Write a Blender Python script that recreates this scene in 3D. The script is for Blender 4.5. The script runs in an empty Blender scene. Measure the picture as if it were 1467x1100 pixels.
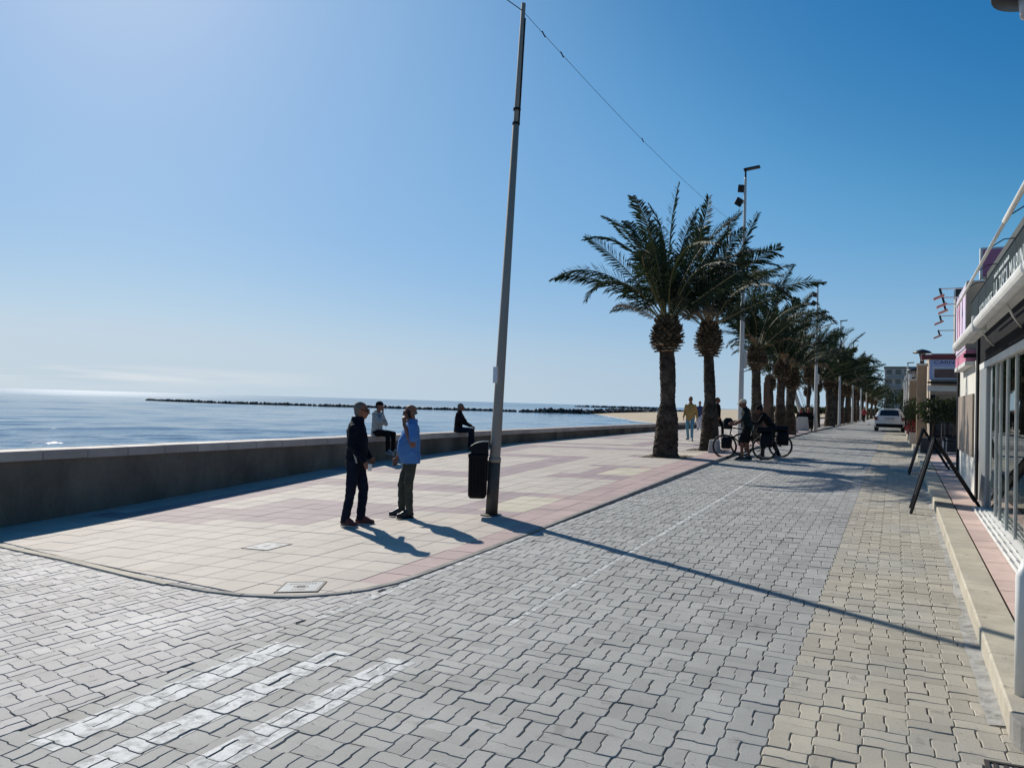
import bpy, bmesh, math, random
import numpy as np
from mathutils import Vector, Matrix, Euler, noise
R = math.radians
random.seed(7)
SC = bpy.context.scene
COL = SC.collection
# ------------------------------------------------------------------ camera
yaw = R(26.578); pit = math.atan(26.45 / 1100); rol = R(1.632)
cf = Vector((-math.sin(yaw) * math.cos(pit), math.cos(yaw) * math.cos(pit), math.sin(pit)))
r0 = Vector((math.cos(yaw), math.sin(yaw), 0)); u0 = r0.cross(cf)
cr = r0 * math.cos(rol) + u0 * math.sin(rol); cu = -r0 * math.sin(rol) + u0 * math.cos(rol)
CAM = Vector((0, 0, 1.75))
cd = bpy.data.cameras.new('camera'); cam = bpy.data.objects.new('camera', cd); COL.objects.link(cam)
cam.matrix_world = Matrix(((cr.x, cu.x, -cf.x, CAM.x), (cr.y, cu.y, -cf.y, CAM.y), (cr.z, cu.z, -cf.z, CAM.z), (0, 0, 0, 1)))
cd.sensor_width = 36; cd.lens = 36 * 1100 / 1467; cd.clip_start = .05; cd.clip_end = 20000
SC.camera = cam
# ------------------------------------------------------------------ world
SUN_AZ = R(-55.0); SUN_EL = R(33.6)
W = bpy.data.worlds.new('World'); SC.world = W; W.use_nodes = True
nt = W.node_tree; nt.nodes.clear()
N = nt.nodes.new; L = nt.links.new
sky = N('ShaderNodeTexSky'); sky.sky_type = 'NISHITA'; sky.sun_disc = False
sky.sun_elevation = SUN_EL; sky.sun_rotation = SUN_AZ; sky.altitude = 0
sky.air_density = 1.0; sky.dust_density = 0.55; sky.ozone_density = 3.0
# grade the sky to the deep clear blue of the day (whole dome alike), pale haze low over the sea
sc1 = N('ShaderNodeVectorMath'); sc1.operation = 'SCALE'; sc1.inputs['Scale'].default_value = .085; L(sky.outputs[0], sc1.inputs[0])
rc = N('ShaderNodeRGBCurve'); L(sc1.outputs[0], rc.inputs['Color']); rc.mapping.use_clip = False; rc.mapping.extend = 'HORIZONTAL'
for ch, pts in enumerate([[(0, 0), (.12, .018), (.16, .046), (.24, .135), (.3, .19), (.6, .335), (1, .54)],
                          [(0, 0), (.2, .155), (.27, .235), (.35, .345), (.44, .415), (.74, .54), (1, .66)],
                          [(0, 0), (.39, .44), (.475, .535), (.57, .655), (.69, .725), (.93, .805), (1, .82)]]):
    c_ = rc.mapping.curves[ch]
    while len(c_.points) < len(pts): c_.points.new(.5, .5)
    for p_, q_ in zip(c_.points, pts): p_.location = q_
rc.mapping.update()
sc2 = N('ShaderNodeVectorMath'); sc2.operation = 'SCALE'; sc2.inputs['Scale'].default_value = 10.; L(rc.outputs[0], sc2.inputs[0])
tc = N('ShaderNodeTexCoord'); mp = N('ShaderNodeMapping'); mp.inputs['Scale'].default_value = (3, 3, 60)
L(tc.outputs['Generated'], mp.inputs[0])
nz = N('ShaderNodeTexNoise'); nz.inputs['Scale'].default_value = 1.6; nz.inputs['Detail'].default_value = 7
L(mp.outputs[0], nz.inputs['Vector'])
sx = N('ShaderNodeSeparateXYZ'); L(tc.outputs['Generated'], sx.inputs[0])
def ramp(fac, stops):
    r = N('ShaderNodeValToRGB'); L(fac, r.inputs[0]); e = r.color_ramp.elements
    while len(e) < len(stops): e.new(.5)
    for k, (p, v) in enumerate(stops): e[k].position = p; e[k].color = (v, v, v, 1)
    return r.outputs[0]
band = ramp(sx.outputs['Z'], [(0.0, .1), (.010, .25), (.015, 1), (.023, 1), (.032, 0)])
az = N('ShaderNodeMapRange'); L(sx.outputs['X'], az.inputs[0])
az.inputs[1].default_value = -.62; az.inputs[2].default_value = -.86
cl = ramp(nz.outputs[0], [(.40, 0), (.54, 1)])
m1 = N('ShaderNodeMath'); m1.operation = 'MULTIPLY'; L(band, m1.inputs[0]); L(cl, m1.inputs[1])
m2 = N('ShaderNodeMath'); m2.operation = 'MULTIPLY'; L(m1.outputs[0], m2.inputs[0]); L(az.outputs[0], m2.inputs[1])
m3 = N('ShaderNodeMath'); m3.operation = 'MULTIPLY'; L(m2.outputs[0], m3.inputs[0]); m3.inputs[1].default_value = .75
mx = N('ShaderNodeMix'); mx.data_type = 'RGBA'
hz = N('ShaderNodeMix'); hz.data_type = 'RGBA'; L(ramp(sx.outputs['Z'], [(0., 1), (.05, .66), (.10, .26), (.15, .08), (.2, 0)]), hz.inputs[0])
L(sc2.outputs[0], hz.inputs[6])
hc = N('ShaderNodeMix'); hc.data_type = 'RGBA'; hq = N('ShaderNodeMapRange'); L(sx.outputs['X'], hq.inputs[0]); hq.inputs[1].default_value = .1; hq.inputs[2].default_value = -.9
L(hq.outputs[0], hc.inputs[0]); hc.inputs[6].default_value = (3.9, 5.5, 7.1, 1); hc.inputs[7].default_value = (5.7, 6.7, 7.5, 1); L(hc.outputs[2], hz.inputs[7])
L(m3.outputs[0], mx.inputs[0]); L(hz.outputs[2], mx.inputs[6]); mx.inputs[7].default_value = (8., 8.2, 8.4, 1)
bg = N('ShaderNodeBackground'); bg.inputs['Strength'].default_value = 0.1
L(mx.outputs[2], bg.inputs['Color']); wo = N('ShaderNodeOutputWorld'); L(bg.outputs[0], wo.inputs[0])
# ------------------------------------------------------------------ sun
sd = bpy.data.lights.new('sun', 'SUN'); sd.energy = 5.0; sd.angle = R(.53); sd.color = (1, .945, .85)
so = bpy.data.objects.new('sun', sd); COL.objects.link(so)
sv = Vector((math.sin(SUN_AZ) * math.cos(SUN_EL), math.cos(SUN_AZ) * math.cos(SUN_EL), math.sin(SUN_EL)))
so.rotation_euler = sv.to_track_quat('Z', 'Y').to_euler(); so.location = (0, 0, 30)
SC.view_settings.view_transform = 'Standard'; SC.view_settings.look = 'None'
SC.view_settings.exposure = 0.0; SC.view_settings.gamma = 1; SC.view_settings.use_curve_mapping = False
SC.render.engine = 'CYCLES'

# ------------------------------------------------------------------ ground height
def g_(s): return .022 * s if s < 18 else .55 - .154 * math.exp(-(s - 18) * .022 / .154)
WS = [-30, 0, 6.9, 14.8, 23.7, 44, 4000]; WZ = [-1.2, -.6, -.36, .02, .25, .32, .32]
def zg(t, s):
    fade = min(1, max(0, (45 - s) / 30)); tt = max(min(t, 4), -5)
    z = g_(s) + .035 * tt * fade
    if t < -5:
        k = min(1, (-5 - t) / 7); z = z * (1 - k) + float(np.interp(s, WS, WZ)) * k
    return z
def slope_m(t, s, zo=0, rz=0):
    e = .1; a = (zg(t + e, s) - zg(t - e, s)) / (2 * e); b = (zg(t, s + e) - zg(t, s - e)) / (2 * e)
    n = Vector((-a, -b, 1)).normalized(); x = Vector((1, 0, a)).normalized(); y = n.cross(x)
    return Matrix.Translation((t, s, zg(t, s) + zo)) @ Matrix((x, y, n)).transposed().to_4x4() @ Matrix.Rotation(rz, 4, 'Z')
def pix(p):
    v = Vector(p) - CAM; d = v.dot(cf)
    if d < .1: return None
    return (733.5 + 1100 * v.dot(cr) / d, 550 - 1100 * v.dot(cu) / d, d)
def inview(p, m=30):
    q = pix(p); return q is not None and -m < q[0] < 1467 + m and -m < q[1] < 1100 + m

# ------------------------------------------------------------------ materials
def mat(name, col, rough=.8, col2=None, scale=5., detail=6., lo=.35, hi=.65, bump=0., bscale=None, bdist=.01,
        metal=0., rnd=0., col3=None, scale3=.6, spec=.5, fine=0., trans=None, coat=0., coords='Object', sc3=(1, 1, 1), stretch=(1, 1, 1), alpha_noise=None, spots=0.):
    m = bpy.data.materials.new(name); m.use_nodes = True; t = m.node_tree; nn = t.nodes.new; ll = t.links.new
    b = t.nodes['Principled BSDF']; b.inputs['Roughness'].default_value = rough; b.inputs['Metallic'].default_value = metal
    b.inputs['Specular IOR Level'].default_value = spec
    if coat: b.inputs['Coat Weight'].default_value = coat; b.inputs['Coat Roughness'].default_value = .08
    geo = nn('ShaderNodeNewGeometry'); tcn = nn('ShaderNodeTexCoord')
    co = geo.outputs['Position'] if coords == 'World' else tcn.outputs['Object']
    if stretch != (1, 1, 1):
        mpn = nn('ShaderNodeMapping'); mpn.inputs['Scale'].default_value = stretch; ll(co, mpn.inputs[0]); co = mpn.outputs[0]
    def noi(sc, det=detail, rg=.6):
        n = nn('ShaderNodeTexNoise'); n.inputs['Scale'].default_value = sc; n.inputs['Detail'].default_value = det
        n.inputs['Roughness'].default_value = rg; ll(co, n.inputs['Vector']); return n.outputs['Fac']
    def mr(v, a, c, d=0., e=1.):
        q = nn('ShaderNodeMapRange'); ll(v, q.inputs[0]); q.inputs[1].default_value = a; q.inputs[2].default_value = c
        q.inputs[3].default_value = d; q.inputs[4].default_value = e; return q.outputs[0]
    def mixc(f, a, c):
        q = nn('ShaderNodeMix'); q.data_type = 'RGBA'
        if isinstance(f, float): q.inputs[0].default_value = f
        else: ll(f, q.inputs[0])
        for k, v in ((6, a), (7, c)):
            if isinstance(v, tuple): q.inputs[k].default_value = (*v, 1)
            else: ll(v, q.inputs[k])
        return q.outputs[2]
    c = tuple(col)
    if col2: c = mixc(mr(noi(scale), lo, hi), c, tuple(col2))
    if col3: c = mixc(mr(noi(scale3, 4), .48, .72), c, tuple(col3))
    if rnd or fine:
        val = None
        if rnd:
            oi = nn('ShaderNodeObjectInfo'); ad = nn('ShaderNodeMath'); ad.operation = 'ADD'
            ll(oi.outputs['Random'], ad.inputs[0]); ll(geo.outputs['Random Per Island'], ad.inputs[1])
            fr = nn('ShaderNodeMath'); fr.operation = 'FRACT'; ll(ad.outputs[0], fr.inputs[0])
            val = mr(fr.outputs[0], 0, 1, 1 - rnd, 1 + rnd)
        if fine:
            v2 = mr(noi(scale * 40 if not bscale else bscale, 3, .8), .3, .7, 1 - fine, 1 + fine)
            if val is None: val = v2
            else:
                mm = nn('ShaderNodeMath'); mm.operation = 'MULTIPLY'; ll(val, mm.inputs[0]); ll(v2, mm.inputs[1]); val = mm.outputs[0]
        vm = nn('ShaderNodeVectorMath'); vm.operation = 'SCALE'
        if isinstance(c, tuple): vm.inputs[0].default_value = c
        else: ll(c, vm.inputs[0])
        ll(val, vm.inputs['Scale']); c = vm.outputs[0]
    if spots:      # old stains, gum and damp marks
        c = mixc(mr(noi(5.5, 5, .65), .6, .68, 0., spots), c, (.1, .095, .085)); c = mixc(mr(noi(26, 2, .5), .70, .73, 0., spots), c, (.07, .065, .06))
    if isinstance(c, tuple): b.inputs['Base Color'].default_value = (*c, 1)
    else: ll(c, b.inputs['Base Color'])
    if bump:
        bn = nn('ShaderNodeBump'); bn.inputs['Strength'].default_value = bump; bn.inputs['Distance'].default_value = bdist
        ll(noi(bscale or scale * 6, 5), bn.inputs['Height']); ll(bn.outputs[0], b.inputs['Normal'])
    if alpha_noise:
        ll(mr(noi(alpha_noise[0], 6, .7), alpha_noise[1], alpha_noise[2], alpha_noise[3] if len(alpha_noise) > 3 else 0., 1.), b.inputs['Alpha'])
    if trans:
        tr = nn('ShaderNodeBsdfTranslucent'); tr.inputs[0].default_value = (*trans, 1)
        ms = nn('ShaderNodeMixShader'); ms.inputs[0].default_value = .2
        ll(b.outputs[0], ms.inputs[1]); ll(tr.outputs[0], ms.inputs[2]); ll(ms.outputs[0], t.nodes['Material Output'].inputs[0])
    return m
M = {}
M['paver'] = mat('paver_concrete', (.335, .33, .308), .74, (.262, .257, .238), 1.6, coords='World', bump=.5, bscale=150, bdist=.004, rnd=.13, fine=.2, col3=(.355, .35, .33), scale3=.45, spots=.4)
M['paver_left'] = mat('paver_side', (.36, .34, .33), .72, (.29, .275, .265), 2.2, coords='World', bump=.5, bscale=150, bdist=.004, rnd=.17, fine=.2, col3=(.46, .44, .42), scale3=.8, spots=.4)
M['paver_beige'] = mat('paver_beige', (.4, .36, .285), .8, (.32, .29, .235), 1.8, coords='World', bump=.5, bscale=150, bdist=.004, rnd=.13, fine=.2, col3=(.36, .345, .3), scale3=.7, spots=.4)
M['joint'] = mat('joint_sand', (.1, .09, .076), .95, (.045, .04, .035), 9, coords='World')
M['road_far'] = mat('paver_distance', (.29, .285, .265), .75, (.24, .235, .22), 1.2, coords='World', fine=.1, bscale=8)
M['far_beige'] = mat('paver_beige_distance', (.36, .325, .25), .8, (.3, .27, .21), 1.2, coords='World', fine=.1, bscale=8)
M['paint'] = mat('worn_road_paint', (.64, .64, .62), .75, (.56, .56, .54), 9, coords='World', bump=.3, bscale=120, bdist=.003, fine=.12, alpha_noise=(11, .34, .54, .3))
M['paint_faint'] = mat('very_worn_paint', (.6, .6, .58), .75, (.5, .5, .48), 6, coords='World', alpha_noise=(13, .38, .58, .12))
M['paint_line'] = mat('centre_line_paint', (.66, .66, .64), .75, (.54, .54, .52), 9, coords='World', alpha_noise=(14, .36, .58, .2))
M['t_cream'] = mat('tile_cream', (.49, .43, .365), .78, (.42, .368, .31), 1.7, coords='World', rnd=.07, fine=.13, bscale=140, bump=.12, bdist=.001, col3=(.46, .385, .325), scale3=.35, spots=.25)
M['t_yellow'] = mat('tile_pale_yellow', (.53, .47, .35), .78, (.47, .41, .31), 1.7, coords='World', rnd=.07, fine=.13, bscale=140, bump=.12, bdist=.001)
M['t_mauve'] = mat('tile_mauve', (.33, .25, .25), .78, (.265, .2, .2), 1.7, coords='World', rnd=.08, fine=.14, bscale=140, bump=.12, bdist=.001)
M['t_red'] = mat('tile_dusty_red', (.43, .31, .285), .78, (.35, .25, .235), 1.7, coords='World', rnd=.08, fine=.14, bscale=140, bump=.12, bdist=.001)
M['kerb'] = mat('kerb_concrete', (.52, .465, .36), .85, (.4, .35, .27), 3, coords='World', bump=.4, bscale=60, bdist=.004, fine=.1, rnd=.06, col3=(.33, .3, .24), scale3=1.3, spots=.5)
M['kerb_grey'] = mat('kerb_weathered', (.33, .31, .28), .9, (.2, .19, .17), 4, coords='World', bump=.5, bscale=50, bdist=.005, rnd=.1)
M['mortar'] = mat('cement_dust', (.42, .41, .38), .9, (.3, .29, .265), 7, coords='World', bump=.4, bscale=60, bdist=.004, alpha_noise=(8, .3, .55, .25))
M['slab_red'] = mat('sidewalk_slab', (.6, .44, .38), .8, (.5, .37, .32), 3, coords='World', rnd=.1, fine=.12, bscale=120, bump=.2, bdist=.002)
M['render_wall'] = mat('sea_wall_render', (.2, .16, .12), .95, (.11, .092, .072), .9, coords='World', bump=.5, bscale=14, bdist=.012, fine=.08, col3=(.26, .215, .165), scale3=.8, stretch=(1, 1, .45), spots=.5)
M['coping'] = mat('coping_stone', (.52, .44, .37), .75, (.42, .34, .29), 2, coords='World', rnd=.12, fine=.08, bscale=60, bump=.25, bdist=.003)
M['sand'] = mat('beach_sand', (.5, .4, .27), .95, (.42, .33, .22), .15, coords='World', bump=.5, bscale=1.5, bdist=.08)
M['rock'] = mat('breakwater_rock', (.075, .068, .06), .9, (.03, .028, .026), .6, coords='World', rnd=.4)
M['rock_pale'] = mat('breakwater_rock_pale', (.3, .26, .2), .9, (.12, .11, .1), .6, coords='World', rnd=.4)
M['soil'] = mat('pit_soil', (.2, .15, .1), .98, (.1, .07, .05), 8, coords='World', bump=.7, bscale=40, bdist=.02)
M['land'] = mat('ground_dust', (.3, .27, .22), .95, (.24, .21, .17), .3, coords='World')
M['foam'] = mat('surf_foam', (.8, .82, .82), .6, (.6, .65, .68), .8, coords='World', alpha_noise=(.35, .3, .6, .1))
M['trunk'] = mat('palm_bark', (.085, .062, .045), .95, (.03, .023, .018), 7, bump=.9, bscale=30, bdist=.02, col3=(.14, .112, .085), scale3=3, rnd=.12, spec=.1)
M['boot'] = mat('palm_leaf_bases', (.13, .09, .055), .9, (.05, .036, .025), 9, rnd=.45, bump=.5, bscale=40, bdist=.01)
M['boot_cut'] = mat('palm_cut_bases', (.33, .24, .15), .9, (.16, .11, .07), 9, rnd=.4)
M['frond'] = mat('palm_frond', (.024, .036, .02), .62, (.014, .024, .013), 3, rnd=.4, trans=(.03, .05, .016), spec=.2)
M['dead_frond'] = mat('dry_frond', (.2, .14, .075), .85, (.12, .08, .045), 3, rnd=.3)
M['rachis'] = mat('palm_stalk', (.12, .13, .05), .6, (.17, .14, .07), 4)
M['pole'] = mat('tall_pole_paint', (.37, .315, .26), .8, (.29, .245, .205), 3, bump=.2, bscale=60, stretch=(1, 1, .15))
M['polebase'] = mat('pole_grimy_base', (.1, .088, .075), .7, (.05, .045, .04), 6, bump=.3, bscale=30)
M['lamp_white'] = mat('lamp_post_paint', (.6, .57, .52), .5, (.48, .45, .41), 2, stretch=(1, 1, .2))
M['black'] = mat('black_paint', (.012, .012, .013), .45, (.02, .02, .022), 6)
M['black_plastic'] = mat('black_plastic', (.006, .007, .009), .5, (.01, .011, .014), 5, bump=.1, bscale=80)
M['darkmetal'] = mat('dark_metal', (.03, .03, .032), .4, (.05, .05, .05), 6, metal=.6)
M['steel'] = mat('bare_steel', (.4, .4, .4), .35, (.3, .3, .3), 8, metal=.9)
M['white_paint'] = mat('white_paint', (.75, .74, .7), .45, (.62, .6, .56), 2.5)
M['white_wall'] = mat('white_wall', (.7, .67, .6), .8, (.6, .57, .51), 1.2, bump=.2, bscale=20)
M['cream_wall'] = mat('cream_plaster', (.52, .43, .33), .85, (.42, .35, .27), 1.4, bump=.3, bscale=25)
M['tan_stone'] = mat('tan_pillar_stone', (.42, .31, .22), .85, (.32, .24, .17), 2.5, bump=.4, bscale=25)
M['grey_wall'] = mat('grey_block_wall', (.38, .37, .35), .85, (.3, .3, .29), 1.0)
M['concrete'] = mat('pale_concrete', (.5, .48, .44), .85, (.4, .38, .35), 2, bump=.3, bscale=30)
M['alu'] = mat('grey_aluminium', (.3, .32, .33), .45, (.26, .28, .29), 2, metal=.3)
M['sign_dark'] = mat('slate_sign_board', (.022, .036, .042), .9, (.016, .027, .032), 1.5)
M['letter_white'] = mat('pale_lettering', (.62, .66, .64), .5, (.5, .54, .52), 10)
M['letter_blue'] = mat('navy_lettering', (.02, .025, .12), .5, (.03, .03, .1), 10)
M['sign_blue'] = mat('pale_blue_sign', (.4, .44, .66), .5, (.36, .4, .6), 2)
M['sign_white'] = mat('white_sign_panel', (.6, .6, .64), .5, (.52, .52, .56), 2)
M['meat'] = mat('brown_photo_panel', (.2, .1, .08), .5, (.05, .035, .03), 2.2, detail=3)
M['red_trim'] = mat('dark_red_trim', (.2, .025, .03), .5, (.14, .02, .025), 2)
M['pink'] = mat('pink_sign_face', (.6, .2, .3), .6, (.52, .16, .25), 1.5)
M['pink_dark'] = mat('magenta_mark', (.42, .01, .06), .5, (.36, .01, .05), 2)
M['lilac'] = mat('lilac_poster', (.72, .66, .84), .45, (.74, .55, .68), 1.1, lo=.45, hi=.6, detail=3)
M['brown_panel'] = mat('brown_blind_panel', (.32, .25, .19), .6, (.2, .16, .13), 1.2, detail=3, stretch=(3, 3, .6))
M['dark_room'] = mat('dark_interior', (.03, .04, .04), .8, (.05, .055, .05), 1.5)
M['shop_black'] = mat('black_fascia', (.008, .008, .01), .85, (.014, .014, .016), 2)
M['shrub'] = mat('shrub_leaf', (.018, .03, .013), .7, (.01, .02, .009), 4, rnd=.4, trans=(.05, .08, .02))
M['flower'] = mat('red_flowers', (.4, .03, .05), .7, (.3, .02, .04), 4, rnd=.3)
M['wood'] = mat('weathered_wood', (.13, .075, .045), .85, (.08, .045, .03), 5, stretch=(1, 1, .2))
M['pot'] = mat('planter_dark', (.05, .045, .042), .7, (.035, .03, .03), 4)
M['car_white'] = mat('car_paint_white', (.7, .7, .69), .3, (.66, .66, .65), .8, coat=.6)
M['rubber'] = mat('tyre_rubber', (.015, .015, .015), .8, (.022, .022, .022), 8)
M['glass_dark'] = mat('tinted_car_glass', (.012, .014, .016), .06, (.015, .017, .02), 1, spec=.8)
M['tail'] = mat('tail_lamp_red', (.16, .008, .01), .2, (.1, .006, .008), 4)
M['plate'] = mat('number_plate', (.6, .6, .58), .5, (.55, .55, .54), 3)
M['cover'] = mat('galvanised_cover', (.33, .345, .35), .7, (.25, .265, .27), 8, metal=.1, bump=.3, bscale=60, bdist=.004)
M['iron'] = mat('cast_iron', (.09, .075, .065), .65, (.05, .042, .038), 10, metal=.5, bump=.3, bscale=50)
M['paper'] = mat('paper_notice', (.75, .76, .78), .8, (.66, .67, .7), 8)
# people
M['skin'] = mat('skin', (.3, .14, .09), .55, (.25, .115, .075), 8)
M['skin_dark'] = mat('skin_tanned', (.2, .095, .062), .55, (.16, .075, .05), 8)
M['navy'] = mat('navy_jacket', (.005, .007, .014), .85, (.008, .011, .02), 5, bump=.5, bscale=12, bdist=.02)
M['denim_dark'] = mat('dark_denim', (.006, .009, .019), .85, (.01, .015, .03), 6, bump=.5, bscale=14, bdist=.015)
M['blue_shirt'] = mat('blue_polo', (.1, .24, .52), .8, (.08, .2, .45), 3, bump=.5, bscale=9, bdist=.02)
M['olive'] = mat('olive_trousers', (.075, .075, .06), .85, (.05, .052, .042), 6, bump=.5, bscale=12, bdist=.02)
M['grey_hoodie'] = mat('pale_grey_sweater', (.36, .37, .36), .9, (.3, .31, .3), 5, bump=.5, bscale=10, bdist=.02)
M['black_cloth'] = mat('black_cloth', (.006, .006, .007), .9, (.012, .012, .013), 6, bump=.5, bscale=14, bdist=.02)
M['teal_jeans'] = mat('light_blue_jeans', (.1, .24, .3), .85, (.16, .33, .4), 6)
M['yellow_coat'] = mat('mustard_jacket', (.42, .28, .1), .85, (.34, .22, .08), 5, bump=.4, bscale=12, bdist=.02)
M['white_cloth'] = mat('white_trousers', (.68, .64, .66), .85, (.6, .56, .58), 6)
M['blue_cloth'] = mat('blue_pattern_top', (.03, .05, .13), .85, (.08, .1, .18), 18)
M['green_cloth'] = mat('dark_green_jersey', (.007, .013, .013), .85, (.012, .024, .024), 6)
M['hair_grey'] = mat('short_grey_hair', (.17, .15, .13), .8, (.09, .08, .07), 30)
M['hair_dark'] = mat('dark_hair', (.02, .015, .012), .7, (.03, .022, .018), 30)
M['cap_beige'] = mat('beige_cap', (.55, .48, .38), .85, (.48, .42, .33), 6)
M['shoe_red'] = mat('maroon_shoe', (.1, .02, .02), .7, (.06, .015, .015), 12)
M['sole'] = mat('white_sole', (.55, .52, .48), .7, (.45, .43, .4), 10)
M['shoe_black'] = mat('black_shoe', (.012, .011, .011), .45, (.02, .018, .018), 10)
M['shoe_grey'] = mat('grey_shoe', (.3, .3, .3), .7, (.2, .2, .2), 10)
M['red_cloth'] = mat('red_scarf', (.3, .03, .04), .85, (.24, .02, .03), 8)
M['salmon'] = mat('salmon_top', (.5, .22, .18), .85, (.42, .18, .15), 8)
for k_ in ('navy', 'denim_dark', 'black_cloth', 'olive', 'green_cloth', 'blue_shirt', 'grey_hoodie', 'teal_jeans', 'yellow_coat', 'hair_dark', 'black_plastic', 'blue_cloth', 'trunk', 'boot', 'render_wall', 'shop_black', 'pole', 'black', 'sign_dark', 'cap_beige', 'skin', 'skin_dark'):
    M[k_].node_tree.nodes['Principled BSDF'].inputs['Specular IOR Level'].default_value = .12
def glass_mat():
    m = bpy.data.materials.new('window_glass'); m.use_nodes = True; t = m.node_tree; t.nodes.clear(); nn = t.nodes.new; ll = t.links.new
    o = nn('ShaderNodeOutputMaterial'); a = nn('ShaderNodeBsdfTransparent'); a.inputs[0].default_value = (.62, .72, .68, 1)
    g = nn('ShaderNodeBsdfGlossy'); g.inputs['Roughness'].default_value = .015; g.inputs[0].default_value = (.92, .95, .93, 1)
    fr = nn('ShaderNodeFresnel'); fr.inputs[0].default_value = 1.6; mm = nn('ShaderNodeMixShader')
    nz = nn('ShaderNodeTexNoise'); nz.inputs['Scale'].default_value = .8; bp = nn('ShaderNodeBump'); bp.inputs['Strength'].default_value = .03; bp.inputs['Distance'].default_value = .02
    ll(nz.outputs[0], bp.inputs['Height']); ll(bp.outputs[0], g.inputs['Normal'])
    ll(fr.outputs[0], mm.inputs[0]); ll(a.outputs[0], mm.inputs[1]); ll(g.outputs[0], mm.inputs[2]); ll(mm.outputs[0], o.inputs[0])
    return m
M['glass'] = glass_mat()
def sea_mat():
    m = bpy.data.materials.new('sea_water'); m.use_nodes = True; t = m.node_tree; nn = t.nodes.new; ll = t.links.new
    b = t.nodes['Principled BSDF']; b.inputs['Roughness'].default_value = .09; b.inputs['IOR'].default_value = 1.33
    geo = nn('ShaderNodeNewGeometry'); prev = None
    def nz(scale, st, rot, det, rg=.55):
        mp = nn('ShaderNodeMapping'); mp.inputs['Scale'].default_value = st; mp.inputs['Rotation'].default_value = (0, 0, rot)
        ll(geo.outputs['Position'], mp.inputs[0]); n = nn('ShaderNodeTexNoise'); n.inputs['Scale'].default_value = scale
        n.inputs['Detail'].default_value = det; n.inputs['Roughness'].default_value = rg; ll(mp.outputs[0], n.inputs['Vector']); return n.outputs[0]
    for sc, st, rot, det, strg, dist in ((.5, (1, .35, 1), R(48), 4, .4, .3), (4., (1, .6, 1), R(30), 3, .6, .05)):
        bp = nn('ShaderNodeBump'); bp.inputs['Strength'].default_value = strg; bp.inputs['Distance'].default_value = dist
        ll(nz(sc, st, rot, det), bp.inputs['Height'])
        if prev: ll(prev, bp.inputs['Normal'])
        prev = bp.outputs[0]
    ll(prev, b.inputs['Normal'])
    cdn = nn('ShaderNodeVectorMath'); cdn.operation = 'LENGTH'; ll(geo.outputs['Position'], cdn.inputs[0]); rr = nn('ShaderNodeMapRange'); ll(cdn.outputs['Value'], rr.inputs[0])
    rr.inputs[1].default_value = 70; rr.inputs[2].default_value = 700; rr.inputs[3].default_value = .06; rr.inputs[4].default_value = .17; ll(rr.outputs[0], b.inputs['Roughness'])   # open water gets rougher away from the bay
    r = nn('ShaderNodeMix'); r.data_type = 'RGBA'; q = nn('ShaderNodeMapRange'); ll(nz(.05, (1, .2, 1), R(40), 4), q.inputs[0]); q.inputs[1].default_value = .35; q.inputs[2].default_value = .65
    ll(q.outputs[0], r.inputs[0]); r.inputs[6].default_value = (.008, .055, .12, 1); r.inputs[7].default_value = (.02, .095, .18, 1)
    ll(r.outputs[2], b.inputs['Base Color'])
    return m
M['sea'] = sea_mat()

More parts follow.
